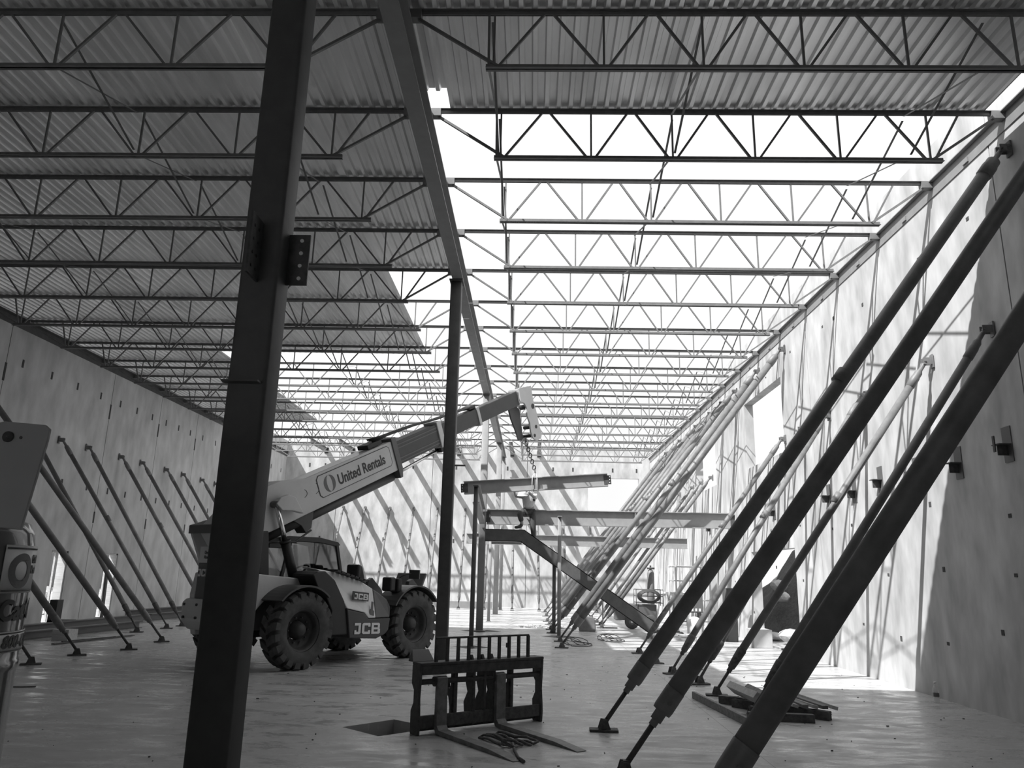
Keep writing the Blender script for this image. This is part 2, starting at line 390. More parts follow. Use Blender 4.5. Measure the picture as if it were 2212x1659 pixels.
# ledger angles on the walls
w = MB(); w.bx(XR-.014, XR-.002, YF, YB, ZT-.20, ZT+.03); w.bx(XR-.075, XR-.014, YF, YB, ZT+.016, ZT+.03)
for k in range(26): w.bx(XR-.035, XR-.002, YF+.5+k*1.769, YF+.62+k*1.769, ZT-.17, ZT-.10)
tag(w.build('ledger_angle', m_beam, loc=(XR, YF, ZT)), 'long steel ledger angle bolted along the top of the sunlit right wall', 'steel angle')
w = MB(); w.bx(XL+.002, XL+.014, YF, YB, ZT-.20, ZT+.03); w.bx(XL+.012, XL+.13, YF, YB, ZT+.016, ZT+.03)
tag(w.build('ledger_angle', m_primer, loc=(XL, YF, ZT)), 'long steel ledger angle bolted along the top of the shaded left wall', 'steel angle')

# ================================================================== JOISTS
ZC, ZB = ZT, 6.72
def joist(xa, xb, ca, cb, bot, label, name='steel_joist'):
    """xa/xb bearing ends, ca/cb bottom chord ends, bot = bottom panel points"""
    r = thing(name, label, 'roof joist', (xa, Y0, ZT), 0, 'open web joists')
    L = lambda x: x-xa
    w = MB()
    for s in (-1, 1):   # two back to back angles
        w.bx(0, L(xb), s*.006 if s > 0 else -.044, .044 if s > 0 else -.006, .034, .040)
        w.bx(0, L(xb), .006 if s > 0 else -.012, .012 if s > 0 else -.006, -.012, .040)
    w.bx(0, .16, -.05, .05, -.07, .034); w.bx(L(xb)-.16, L(xb), -.05, .05, -.07, .034)
    w.build('top_chord', m_joist, r)
    zb = ZB-ZT; w = MB()
    for s in (-1, 1):
        w.bx(L(ca), L(cb), .006 if s > 0 else -.040, .040 if s > 0 else -.006, zb-.028, zb-.022)
        w.bx(L(ca), L(cb), .006 if s > 0 else -.012, .012 if s > 0 else -.006, zb-.028, zb+.026)
    w.build('bottom_chord', m_joist, r)
    def web(x0, z0, x1, z1, t=.026):
        MB().bar((L(x0), 0, z0), (L(x1), 0, z1), t, t, (0, 1, 0)).build('web_member', m_joist, r)
    zt = 0.0
    web(xa+.1, zt-.04, ca+.12, zb+.01, .03); web(xb-.1, zt-.04, cb-.12, zb+.01, .03)
    for i, b in enumerate(bot):
        tl = (b+bot[i-1])/2 if i else (ca+.1+xa+.5)/2+.1
        tr = (b+bot[i+1])/2 if i+1 < len(bot) else (cb+xb)/2-.1
        web(tl+.05, zt, b-.05, zb); web(b+.05, zb, tr-.05, zt); web(b, zb, b, zt, .022)
    return r
NJ = 16
def where(n):
    if n < 0: return None
    return n
rb = [-.48, .67, 1.70, 2.73, 3.79, 4.90]
lb = [-2.64-1.255*i for i in range(8)][::-1]
rp = joist(-1.42, XR-.016, -.56, 5.05, rb, 'nearest steel bar joist under the right bay deck, along the top edge')
rp.location.y = Y0-SP
lp = joist(XL+.016, -1.58, -11.6, -2.5, lb, 'nearest steel bar joist over the left bay, across the top edge of the picture')
lp.location.y = Y0-SP
for n in list(range(-5, -1))+list(range(0, NJ)):
    if n < -2: continue
    y = Y0+n*SP
    if n >= 0:
        lab = ('steel bar joist carrying the far edge of the metal deck over the right bay' if n == 0 else
               '%s open steel joist against the sky beyond the right bay deck edge' % ORD[n-1])
        dup(rp, (-1.42, y, ZT), lab)
        if n <= 6: ll = '%s steel joist under the left bay deck, counted from the top edge' % ORD[n]
        else: ll = '%s steel joist beyond the main deck edge over the left bay' % ORD[n-7]
        dup(lp, (XL+.016, y, ZT), ll)
# behind the photographer, joists keep carrying the deck

# crossed angle bridging, one continuous line per row
def bridging(x, n0, n1, label, one=False):
    r = thing('joist_bridging', label, 'steel bridging', (x, Y0+n0*SP, ZB), 0, 'lines of angle bridging between the joists')
    for n in range(n0, n1):
        a = (n-n0)*SP
        MB().bar((-.015, a+.05, .045), (-.015, a+SP-.05, .585), .028, .004).build('diagonal', m_joist, r)
        MB().bar((.015, a+.05, .585), (.015, a+SP-.05, .045), .028, .004).build('diagonal', m_joist, r)
bridging(1.70, -1, NJ-1, 'line of crossed bridging down the middle of the right bay')
bridging(-.52, -1, NJ-1, 'line of crossed bridging in the right bay beside the centre girder')
bridging(4.62, -1, NJ-1, 'line of crossed bridging in the right bay near the sunlit wall')
bridging(-3.3, 0, NJ-1, 'line of crossed bridging in the left bay beside the centre girder')
bridging(-5.2, -1, NJ-1, 'line of crossed bridging in the left bay, second out from the girder')
bridging(-8.9, -1, NJ-1, 'line of crossed bridging in the left bay nearest the left wall')

# ================================================================== GIRDER + COLUMNS
GZ0 = 6.98   # girder section
GDc, GDd = ZT-.09-.19, .38
def girder_seg(y0, y1, label, dz=0):
    r = thing('roof_girder', label, 'steel girder', (XG, y0, ZT), 0, 'centre line girder segments')
    MB().ibeam((XG, y0, GDc+dz), (XG, y1, GDc+dz), GDd, .20, .022, .014).build('girder_beam', m_beam, r, world=True)
    for ye, s in ((y0, 1), (y1, -1)):
        w = MB(); w.box((XG+.014, ye+s*.06, GDc+dz), (.012, .10, .26))
        for k in range(4): w.tube((XG+.018, ye+s*.06, GDc+dz-.09+k*.06), (XG+.034, ye+s*.06, GDc+dz-.09+k*.06), .011, n=6)
        w.build('splice_plate', m_iron, r, world=True)
    return r
girder_seg(-6.5, 15.4, 'dark steel girder running over the near columns up to the top of the picture')
girder_seg(15.43, 20.8, 'second steel girder segment just beyond the middle column')
girder_seg(20.83, 27.6, 'third steel girder segment over the mezzanine column')
girder_seg(27.63, 37.9, 'farthest steel girder segment towards the back wall')

def hss(w, x, y, z0, z1, s, r=.022):
    h = s/2; p = []
    for cx, cy, a0 in ((h-r, h-r, 0), (-h+r, h-r, 90), (-h+r, -h+r, 180), (h-r, -h+r, 270)):
        for k in range(4): a = math.radians(a0+k*30); p.append((cx+r*math.cos(a), cy+r*math.sin(a)))
    w.add([(x+a, y+b, z) for z in (z0, z1) for a, b in p], [(i, (i+1) % 16, 16+(i+1) % 16, 16+i) for i in range(16)], True)
    w.add([(x+a, y+b, z) for z in (z0, z1) for a, b in p], [tuple(range(16))[::-1], tuple(range(16, 32))])
ZCAP = GDc-GDd/2
def column(x, y, s, label, top=ZCAP, m=None, plates=True, name='steel_column', cap=.34):
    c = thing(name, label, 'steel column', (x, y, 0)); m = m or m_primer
    w = MB(); hss(w, x, y, .02, top-.02, s); w.build('shaft', m, c, world=True)
    MB().bx(x-s*.85, x+s*.85, y-s*.85, y+s*.85, 0, .02).build('base_plate', m, c, world=True)
    MB().bx(x-s*.6, x+s*.6, y-cap/2, y+cap/2, top-.02, top).build('cap_plate', m, c, world=True)
    return c
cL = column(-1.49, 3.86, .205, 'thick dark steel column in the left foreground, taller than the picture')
# beam connection plates on the near column
def tabs(c, y, z0, z1, x0, x1, nm='connection_plate', hole=4, yc=None, t=.012):
    w = MB(); w.bx(x0, x1, y-t/2, y+t/2, z0, z1); p = w.build(nm, m_iron, c, world=True)
    for k in range(hole):
        z = z0+(z1-z0)*(k+.5)/hole; xx = x0+(x1-x0)*.62
        MB().tube((xx, y-t, z), (xx, y+t, z), .011, n=10).build('bolt', m_decal, p, world=True)
tabs(cL, 3.90, 3.12, 3.42, -1.388, -1.27)
w = MB(); w.bx(-1.50, -1.488, 3.60, 3.76, 3.08, 3.42); p = w.build('connection_plate', m_iron, cL, world=True)
q = MB()
for k in range(4):
    for yy in (3.64, 3.70): q.tube((-1.487, yy, 3.13+k*.075), (-1.484, yy, 3.13+k*.075), .009, n=8)
q.build('bolt_holes', m_decal_d, p, world=True)
MB().bx(-1.6, -1.41, 3.70, 3.757, 2.52, 2.53).build('seat_plate', m_primer, cL, world=True)
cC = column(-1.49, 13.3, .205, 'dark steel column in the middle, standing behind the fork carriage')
tabs(cC, 13.3, 3.1, 3.45, -1.56, -1.40, hole=0)
MB().bx(-1.40, -1.2, 13.26, 13.34, 3.42, 3.44).build('seat_plate', m_primer, cC, world=True)
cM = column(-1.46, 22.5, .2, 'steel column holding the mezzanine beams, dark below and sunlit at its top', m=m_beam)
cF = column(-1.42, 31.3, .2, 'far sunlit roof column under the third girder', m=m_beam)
column(-1.44, 26.8, .1, 'thin pale mezzanine post between the two far roof columns', top=2.85, m=m_beam)
column(-1.38, 35.2, .14, 'pale post farthest away under the girder line', m=m_beam)
column(-1.32, 17.65, .1, 'thin dark post in front of the stair landing', top=3.56, m=m_primer)
column(.75, 21.2, .1, 'thin pale post with a cap plate standing across the stair stringer', top=3.16, m=m_beam)
column(.64, 22.2, .1, 'thin dark post supporting the stair stringer from behind', top=1.9, m=m_primer)

# short beams added at the back wall to cast diagonal shadow bands on it
for k in range(9):
    x = -10.6+1.36*k
    t = thing('shadow_beam', 'short beam added to cast a shadow band on the back wall, %s from the left' % ORD[k], 'roof beam', (x, 35.3, ZT), 0, 'beams added to cast shadow bands on the back wall')
    MB().ibeam((x, 35.3, ZT+.17), (x, YB-.02, ZT+.17), .2, .17).build('beam_section', m_beam, t, world=True)
    MB().bx(x-.1, x+.1, YB-.03, YB-.002, ZT+.0, ZT+.3).build('end_plate', m_iron, t, world=True)

# ================================================================== WALL BRACES
def brace(base, top, rp_, label, grp, pm=None, low=False, seed=0):
    """pipe brace: floor shoe, threaded screw, tapered collar, pipe, upper collar, wall shoe"""
    B, Tp = Vector(base), Vector(top); d = (Tp-B).normalized(); L = (Tp-B).length
    horiz = Vector((d.x, d.y, 0)).normalized(); side = Vector((0, 0, 1)).cross(horiz)
    r = thing('wall_brace', label, 'wall brace', (B.x, B.y, 0), 0, grp); pm = pm or m_pipe
    A0 = B+Vector((0, 0, .07)); jack = .45 if not low else .36
    w = MB()
    R = Matrix((horiz, side, Vector((0, 0, 1)))).transposed()
    w.box(B+Vector((0, 0, .012)), (.30, .15, .024), R)
    for s in (-1, 1):
        w.prism([(-.07, .0), (.08, .0), (.04, .11), (-.03, .12)], B+side*(s*.045-.005), horiz, (0, 0, 1), side*.01)
    w.tube(A0-side*.075, A0+side*.075, .014, n=8)
    w.build('floor_shoe', m_rust, r, world=True)
    w = MB(); w.tube(A0, A0+d*jack, .024 if not low else .021, n=10); w.box(A0+d*.03, (.06, .06, .06), R); w.build('screw_jack', m_iron, r, world=True)
    w = MB(); w.tube(A0+d*(jack-.05), A0+d*(jack+.06), .034, .034); w.lathe(A0+d*jack, d, ([(.03, 0), (.05, .02), (rp_*1.12, .18), (rp_*1.2, .30), (rp_*1.0, .33)] if low else [(.03, 0), (.05, .0), (.05, .08), (rp_*.98, .085), (rp_*1.05, .12), (rp_*1.05, .3)]), 16)
    w.tube(A0+d*(jack+.18)-side*(rp_*1.3), A0+d*(jack+.18)+side*(rp_*1.3), .018, n=6)
    w.build('collar', m_rust if low else pm, r, world=True)
    w = MB(); w.tube(A0+d*(jack+.3), Tp-d*.42, rp_, n=18); w.build('pipe', pm, r, world=True)
    if seed % 2:
        MB().tube(A0+d*(L*.55), A0+d*(L*.55+.16), rp_*1.06, n=18).build('coupling', pm, r, world=True)
    w = MB(); w.lathe(Tp-d*.46, d, [(rp_*1.0, 0), (rp_*1.14, .005), (rp_*1.14, .16), (rp_*1.02, .19), (rp_*1.02, .25), (.032, .30), (.03, .42)], 14)
    w.build('upper_collar', pm, r, world=True)
    w = MB(); Rw = R
    nx = horiz
    w.box(Tp+nx*.085, (.02, .10, .20), Rw)
    for s in (-1, 1): w.box(Tp+nx*.02+side*s*.04, (.13, .01, .10), Rw)
    w.tube(Tp-nx*.02-side*.06, Tp-nx*.02+side*.06, .014, n=8)
    w.build('wall_shoe', m_rust if not low else pm, r, world=True)
    return r
RH, RL = .080, .054
gh = 'tall pipe braces on the right wall'; gl = 'short pipe braces on the right wall'
X1 = XR-.10
HI = [((.80, 4.72, 0), (X1, 4.72, 6.87), 'thickest dark tilt-up brace crossing the lower right corner of the picture, nearest the camera'),
      ((.79, 6.86, 0), (X1, 6.86, 6.87), 'tall pipe brace second from the camera on the right, foot cut by bottom edge'),
      ((.79, 8.70, 0), (X1, 8.60, 6.87), 'tall pipe brace whose floor shoe stands right of the fork carriage'),
      ((.70, 17.95, 0), (X1, 17.27, 6.87), 'tall half-sunlit brace, nearer of the pair crossing the stair stringer'),
      ((.72, 19.6, 0), (X1, 19.31, 6.87), 'tall half-sunlit brace, farther of the pair crossing the stair stringer'),
      ((.60, 22.3, 0), (X1, 21.55, 6.87), 'tall brace just behind the pair that crosses the stringer'),
      ((.60, 23.7, 0), (X1, 23.1, 6.87), 'tall sunlit brace, fourth back from the stringer'),
      ((.61, 25.87, 0), (X1, 24.7, 6.87), 'tall sunlit brace beside the large high wall opening'),
      ((.57, 27.6, 0), (X1, 26.93, 6.87), 'tall sunlit brace far down the right wall'),
      ((.60, 31.0, 0), (X1, 30.0, 6.87), 'tall sunlit brace second from the back wall'),
      ((.60, 34.2, 0), (X1, 33.2, 6.87), 'tall sunlit brace closest to the back wall')]
for i, (b, t, l) in enumerate(HI): brace(b, t, RH, l, gh, seed=i+1)
LO = [((2.66, 9.80, 0), (X1, 9.43, 4.78), 'short dark brace standing in the lumber pile, its head in the wall shade'),
      ((2.62, 11.42, 0), (X1, 10.94, 4.78), 'short brace footed at the end of the long board, its head in sunlight'),
      ((2.62, 12.55, 0), (X1, 13.2, 4.78), 'short brace third from the camera on the right wall'),
      ((2.42, 13.75, 0), (X1, 14.87, 4.78), 'short brace fourth from the camera on the right wall'),
      ((2.37, 15.27, 0), (X1, 16.3, 4.78), 'short brace seen between the two dark tall pipes'),
      ((2.32, 17.14, 0), (X1, 17.6, 4.78), 'short brace with a flat shoe beside the stringer foot'),
      ((2.22, 24.93, 0), (X1, 24.9, 4.78), 'short brace ending behind the stair stringer'),
      ((2.3, 26.3, 0), (X1, 26.4, 4.78), 'short sunlit brace beyond the stringer, second of the far group'),
      ((2.3, 27.7, 0), (X1, 27.9, 4.78), 'short sunlit brace beyond the stringer, third of the far group'),
      ((2.3, 30.2, 0), (X1, 30.4, 4.78), 'short sunlit brace near the back of the right wall')]
for i, (b, t, l) in enumerate(LO): brace(b, t, RL, l, gl, low=True, seed=i)
X2 = XL+.10
LH = [((-8.05, 12.74, 0), (X2, 10.4, 6.87), 'dark tall brace on the left wall whose foot shows just right of the striped cylinder'),
      ((-8.13, 14.15, 0), (X2, 11.4, 6.87), 'dark tall brace on the left, second from the camera, foot left of the others'),
      ((-7.77, 15.27, 0), (X2, 12.7, 6.87), 'dark tall brace on the left, third from the camera'),
      ((-7.94, 16.96, 0), (X2, 14.05, 6.87), 'dark tall brace on the left, fourth from the camera, crossing a short one')]
for i, (b, t, l) in enumerate(LH): brace(b, t, .060, l, 'tall pipe braces on the left wall', m_pipe, seed=i)
LL = [((-9.63, 19.19, 0), (X2, 18.3, 4.78)), ((-9.52, 20.52, 0), (X2, 19.59, 4.78)), ((-9.52, 21.42, 0), (X2, 20.86, 4.78)),
      ((-9.5, 23.3, 0), (X2, 22.62, 4.78)), ((-9.5, 24.6, 0), (X2, 23.9, 4.78)), ((-9.5, 26.2, 0), (X2, 25.55, 4.78)),
      ((-9.5, 27.5, 0), (X2, 26.85, 4.78)), ((-9.5, 29.1, 0), (X2, 28.45, 4.78)), ((-9.5, 30.4, 0), (X2, 29.75, 4.78)),
      ((-9.5, 32.2, 0), (X2, 31.6, 4.78)), ((-9.5, 34.0, 0), (X2, 33.4, 4.78))]
for i, (b, t) in enumerate(LL):
    brace(b, t, RL, '%s short dark brace along the left wall, counted away from the camera' % ORD[i], 'short pipe braces on the left wall', low=True, seed=i)
BW = [(-9.5, 'farthest left'), (-8.4, 'second from the left'), (-7.15, 'third from the left'), (-5.95, 'fourth from the left'), (-4.75, 'fifth from the left'),
      (-3.35, 'sixth from the left'), (-2.2, 'seventh, just left of the columns'), (-.95, 'eighth, behind the stair landing'), (.25, 'ninth, left of the stair post'), (1.5, 'tenth, right of the stair post'), (2.8, 'last one, under the opening')]
for i, (x, l) in enumerate(BW):
    brace((x+.1, YB-3.1, 0), (x, YB-.10, 4.62), RL, 'sunlit brace on the back wall, %s' % l, 'pipe braces on the back wall', low=True, seed=i)

# ================================================================== MEZZANINE STEEL
def wbeam(name, a, b, d, w_, label, m=None, cat='steel beam', grp=None, ends=True, tf=.02):
    a, b = Vector(a), Vector(b)
    t = thing(name, label, cat, tuple(a), 0, grp)
    MB().ibeam(a, b, d, w_, tf, .012).build('beam_section', m or m_beam, t, world=True)
    if ends:
        dr = (b-a).normalized(); s = dr.cross(Vector((0, 0, 1))).normalized()
        for e, q in ((a, -1), (b, 1)):
            w = MB(); w.bar(e+s*.012+dr*(-.10*q), e+s*.012+dr*(.09*q), .012, d*.7)
            p = w.build('end_plate', m_iron, t, world=True)
            k = MB()
            for j in range(3): c = e+dr*(.05*q)+Vector((0, 0, -d*.22+j*d*.22)); k.tube(c+s*.0-s*.02, c+s*.04, .013, n=8)
            k.build('bolts', m_decal, p, world=True)
    return t
wbeam('mezzanine_beam', (-1.34, 22.5, 3.20), (XR-.02, 22.5, 3.22), .44, .2, 'long horizontal steel beam from the mezzanine column to the right wall', grp='mezzanine beams', m=m_mezz)
MB()
wbeam('mezzanine_beam', (-2.35, 27.6, 2.78), (5.5, 27.6, 2.76), .36, .18, 'lower steel beam running behind the long mezzanine beam', grp='mezzanine beams', ends=False, m=m_mezz)
wbeam('mezzanine_beam', (-1.34, 18.0, 3.42), (-1.46, 22.35, 3.2), .44, .16, 'short steel beam coming towards the camera between the thin post and the column', grp='mezzanine beams', ends=False, m=m_mezz)
_mb = [o for o in COL.objects if o.name.startswith('mezzanine_beam')][0]
MB().bx(2.98, 3.0, 22.40, 22.49, 3.02, 3.40).build('stiffener', m_mezz, _mb, world=True)
# beam hanging from the telehandler
hb = wbeam('hanging_beam', (-1.85, 20.4, 3.80), (1.98, 20.2, 4.07), .34, .2, 'steel beam hanging level on a chain above the worker', ends=True, m=m_mezz)
w = MB(); w.bx(.02, .12, 20.22, 20.3, 3.76, 4.1); w.build('stiffener', m_beam, hb, world=True)
# stringer
st = thing('stair_stringer', 'dark steel stair stringer with a level landing end, sloping down to the floor', 'stair stringer', (-1.3, 21.7, 0))
def chan(pts, y, d, w_, t=.02):
    m_ = MB(); n = len(pts)
    offs = []
    for i, (x, z) in enumerate(pts):
        d0 = Vector((pts[i][0]-pts[max(i-1, 0)][0], 0, pts[i][1]-pts[max(i-1, 0)][1]))
        d1 = Vector((pts[min(i+1, n-1)][0]-x, 0, pts[min(i+1, n-1)][1]-z))
        if d0.length < 1e-6: d0 = d1
        if d1.length < 1e-6: d1 = d0
        a = d0.normalized(); b = d1.normalized(); nrm = Vector((-(a.z+b.z), 0, a.x+b.x)).normalized()
        offs.append(nrm/max(nrm.dot(Vector((-a.z, 0, a.x))), .3))
    def strip(e0, e1, y0, y1):
        poly = [Vector((x, 0, z))+offs[i]*e0 for i, (x, z) in enumerate(pts)]+[Vector((x, 0, z))+offs[i]*e1 for i, (x, z) in reversed(list(enumerate(pts)))]
        k = len(poly); vs = [p+Vector((0, y0, 0)) for p in poly]+[p+Vector((0, y1, 0)) for p in poly]
        fs = [(i, (i+1) % k, k+(i+1) % k, k+i) for i in range(k)]
        for i in range(n-1): j = 2*n-1-i; fs += [(i, i+1, j-1, j), (k+i, k+j, k+j-1, k+i+1)]
        m_.add(vs, fs)
    h = d/2
    strip(-h, h, y, y+.012); strip(h-t, h, y, y+w_); strip(-h, -h+t, y, y+w_)
    return m_
SP_ = [(-1.33, 2.64), (-.28, 2.64), (3.35, .22)]
chan(SP_, 21.75, .34, .10).build('stringer_channel', m_primer, st, world=True)
MB().bx(3.2, 3.75, 21.7, 21.95, 0, .02).build('foot_plate', m_iron, st, world=True)
MB().bx(-1.15, -.3, 21.77, 21.95, 2.40, 2.46).build('landing_angle', m_beam, st, world=True)
st2 = thing('stair_stringer', 'second stair stringer standing parallel just behind the first', 'stair stringer', (-1.3, 22.9, 0))
# landing beam between post and column
wbeam('mezzanine_beam', (-1.75, 22.8, 2.64), (-.9, 22.8, 2.64), .2, .1, 'short crossing beam at the stair landing, left of the column', grp='mezzanine beams', ends=False, m=m_mezz)
bpy.data.objects.remove(st2)

# beam seats on right wall
for i, (y, z) in enumerate([(9.44, 3.29), (10.57, 3.22), (11.75, 3.25), (12.98, 3.28), (14.06, 3.21), (15.28, 3.24), (18.77, 3.23), (24.3, 3.23), (25.6, 3.23)]):
    t = thing('beam_seat', '%s bracket plate on the right wall, counted away from the camera' % ORD[i], 'wall bracket', (XR, y, z), 0, 'beam seats on the right wall')
    MB().bx(XR-.012, XR, y-.09, y+.09, z-.22, z+.22).build('embed_plate', m_mgrey, t, world=True)
    w = MB(); w.bx(XR-.16, XR-.012, y-.08, y+.08, z-.012, z); w.bx(XR-.14, XR-.012, y-.006, y+.006, z-.14, z-.012); w.build('seat_angle', m_iron, t, world=True)
    if i == 0: MB().bx(XR-.18, XR-.165, y-.02, y+.02, z-.1, z+.1).build('upright_tab', m_iron, t, world=True)

# ================================================================== TELEHANDLER (local: +x forward, +y left)
ANG = math.atan2(.834, .551)
tv = thing('telehandler', 'telehandler with raised white boom reaching to the upper right, parked behind the near column', 'telehandler', (-3.89, 14.69, 0), ANG)
V = Vector
def P(w, name, m, parent=tv, bevel=0): return w.build(name, m, parent, bevel=bevel)
def wheel(x, y, side, label=None):
    w = MB(); R_ = .615; wd = .40; ax = V((0, side, 0)); o = V((x, y-side*wd/2, R_))
    prof = [(.34, .04), (.40, .01), (.50, .0), (.545, .02), (.565, .06), (.57, wd/2), (.565, wd-.06), (.545, wd-.02), (.50, wd), (.40, wd-.01), (.34, wd-.04)]
    w.lathe(o, ax, prof, 40)
    N = 20
    for k in range(N):
        for s, off in ((0, 0), (1, .5)):
            a0 = 2*math.pi*(k+off)/N
            # chevron lug: from shoulder to centre, sweeping
            q = []
            for t_, (h, da) in enumerate(((0.002, 0), (.06, .02), (.21, .16))):
                hh = h if s == 0 else wd-h
                for dd in (-.10, .10):
                    for rr in (.49 if h < .03 else .55, (.595 if h < .03 else .625)):
                        a = a0+da+dd; q.append(o+ax*hh+V((math.cos(a)*rr, 0, math.sin(a)*rr)))
            fs = []
            for i in (0, 4):
                fs += [(i, i+1, i+5, i+4), (i+2, i+6, i+7, i+3), (i+1, i+3, i+7, i+5), (i, i+4, i+6, i+2)]
            fs += [(0, 2, 3, 1), (8, 9, 11, 10)]
            w.add(q, fs)
    t = P(w, 'wheel', m_rubber)
    r = MB(); r.lathe(o, ax, [(.345, .05), (.345, wd-.05), (.33, wd-.05), (.30, wd-.09), (.29, .24), (.27, .20), (.16, .18), (.16, .06), (.30, .06)], 32)
    r.build('rim', m_rim, t)
    h = MB(); h.lathe(o, ax, [(.001, wd-.07), (.07, wd-.075), (.10, wd-.10), (.13, wd-.16), (.15, .17)], 24)
    for k in range(10):
        a = 2*math.pi*k/10; c = o+ax*.20+V((math.cos(a)*.205, 0, math.sin(a)*.205)); h.tube(c, c+ax*.03, .014, n=6)
    h.build('hub', m_rim, t)
wheel(1.36, -.93, -1); wheel(-1.36, -.93, -1); wheel(1.36, .93, 1); wheel(-1.36, .93, 1)
# axles & chassis
w = MB(); w.bx(-1.5, -1.22, -.75, .75, .5, .74); w.bx(1.22, 1.5, -.75, .75, .5, .74); w.bx(-2.2, 2.0, -.32, .32, .48, .85); w.bx(-.9, .9, -.5, .5, .42, .6)
P(w, 'chassis', m_black)
# rear body (light panel) + boom tower
ux, uz, uy = V((1, 0, 0)), V((0, 0, 1)), V((0, 1, 0))
body = [(-2.36, .75), (-2.40, 1.15), (-2.34, 1.5), (-2.15, 1.52), (-2.0, 1.5), (-1.2, 1.44), (-.66, 1.40), (-.66, 1.0), (-.8, .98), (-1.0, 1.12), (-1.36, 1.25), (-1.75, 1.15), (-2.05, .85), (-2.15, .5), (-2.3, .5)]
P(MB().prism(body, V((0, -.62, 0)), ux, uz, V((0, .14, 0))), 'body_panel', m_yel, bevel=.015)
P(MB().prism(body, V((0, .48, 0)), ux, uz, V((0, .14, 0))), 'body_panel', m_yel, bevel=.015)
tower = [(-2.36, 1.0), (-2.46, 1.7), (-2.66, 2.12), (-2.60, 2.30), (-2.25, 2.36), (-2.0, 1.9), (-1.9, 1.5), (-1.9, 1.0)]
for yy in (-.40, .34): P(MB().prism(tower, V((0, yy, 0)), ux, uz, V((0, .06, 0))), 'boom_tower_plate', m_yel, bevel=.01)
P(MB().bx(-2.3, -1.2, -.48, .48, .6, 1.40), 'rear_housing', m_mgrey, bevel=.02)
P(MB().prism([(-2.62, .74), (-2.64, 1.02), (-2.58, 1.09), (-2.1, 1.09), (-2.05, .6), (-2.5, .6)], V((0, -.52, 0)), ux, uz, V((0, .98, 0))), 'counterweight', m_yel, bevel=.05)
for dz in (.80, 1.0):
    for dy in (.36, .02): P(MB().tube((-2.65, dy, dz), (-2.60, dy, dz), .022, n=10), 'bolt_hole', m_decal_d)
w = MB(); w.bx(-2.48, -2.42, -.40, .34, 1.09, 1.66); w.prism([(-2.7, 2.12), (-2.7, 2.26), (-2.3, 2.40), (-2.0, 2.42), (-2.0, 2.38), (-2.6, 2.2)], V((0, -.40, 0)), ux, uz, V((0, .80, 0)))
P(w, 'rear_guard', m_mgrey, bevel=.01)
pl = P(MB().bx(-2.505, -2.495, -.1, .30, 1.66, 1.92), 'rear_decal_plate', m_white)
yd_ = V((0, -1, 0))
block_jcb(m_decal, tv, V((-2.484, .30, 1.44)), yd_, uz, .12, 1.0)
text_part('United\nRentals', .075, m_decal_d, pl, V((-2.509, .16, 1.80)), yd_, uz, bold=.001, name='small_lettering')
# rear right fender + recess
def arc(w, cx, cz, r0, r1, a0, a1, y0, y1, n=14):
    Pn = [(cx+r1*math.cos(math.radians(a0+(a1-a0)*i/n)), cz+r1*math.sin(math.radians(a0+(a1-a0)*i/n))) for i in range(n+1)]
    Qn = [(cx+r0*math.cos(math.radians(a0+(a1-a0)*i/n)), cz+r0*math.sin(math.radians(a0+(a1-a0)*i/n))) for i in range(n+1)]
    for i in range(n):
        q = [Pn[i], Pn[i+1], Qn[i+1], Qn[i]]
        w.add([V((a, y, b)) for y in (y0, y1) for a, b in q], [(0, 1, 5, 4), (1, 2, 6, 5), (2, 3, 7, 6), (3, 0, 4, 7), (3, 2, 1, 0), (4, 5, 6, 7)])
for s in (-1, 1):
    for cx, a0, a1 in ((-1.36, 48, 138), (1.36, 35, 150)):
        w = MB(); arc(w, cx, .615, .69, .72, a0, a1, s*1.14 if s < 0 else s*.62, s*.62 if s < 0 else s*1.14)
        P(w, 'fender', m_dgrey)
# engine cover on the right side
yo = -1.08; hd = V((0, .56, 0))
P(MB().prism([(-1.22, 1.50), (-1.12, 1.56), (-.95, 1.57), (-.72, 1.42), (-.46, 1.06), (-.30, .50), (-.86, .50), (-.74, .9), (-.9, 1.15), (-1.1, 1.3)], V((0, yo+.03, 0)), ux, uz, hd), 'engine_bay_side', m_black, bevel=.02)
def hoodpoly(poly, name, m, y0=yo, slope=.10, bev=.015):
    w = MB(); n = len(poly)
    zt = 1.57
    A = [V((a, y0+max(0, (b-.95))*.35, b)) for a, b in poly]; B = [V((a, -.45, b+.04)) for a, b in poly]
    w.add(A+B, [(i, (i+1) % n, n+(i+1) % n, n+i) for i in range(n)]+[tuple(range(n))[::-1], tuple(range(n, 2*n))])
    return P(w, name, m, bevel=bev)
ho = hoodpoly([(-1.0, 1.60), (-.62, 1.56), (.02, 1.40), (.28, 1.27), (.30, .76), (.12, .76), (0, .86), (-.42, .94), (-.46, 1.02), (-.56, 1.16), (-.74, 1.48)], 'hood', m_white)
hoodpoly([(.29, 1.26), (.42, 1.20), (.60, 1.08), (.66, .95), (.66, .76), (.30, .76)], 'hood_nose', m_mgrey)
lp_ = P(MB().prism([(-.42, .93), (0, .85), (.12, .75), (.67, .75), (.64, .54), (.56, .47), (.34, .40), (-.32, .44)], V((0, yo-.005, 0)), ux, uz, V((0, .6, 0))), 'lower_side_panel', m_dgrey, bevel=.015)
w = MB()
for k in range(7): w.box((-.62+k*.11, -.86, 1.575-k*.026), (.085, .34, .03), Matrix.Rotation(.26, 3, 'Y'))
P(w, 'hood_louvre', m_black)
def decal_jcb(o, size, parent, plate=None):
    text_part('JCB', size, m_decal, parent, o, ux, uz, bold=size*.035, sx=1.25)
block_jcb(m_decal, lp_, V((-.20, yo-.010, .50)), V((1, 0, -.03)), uz, .19, 1.25)
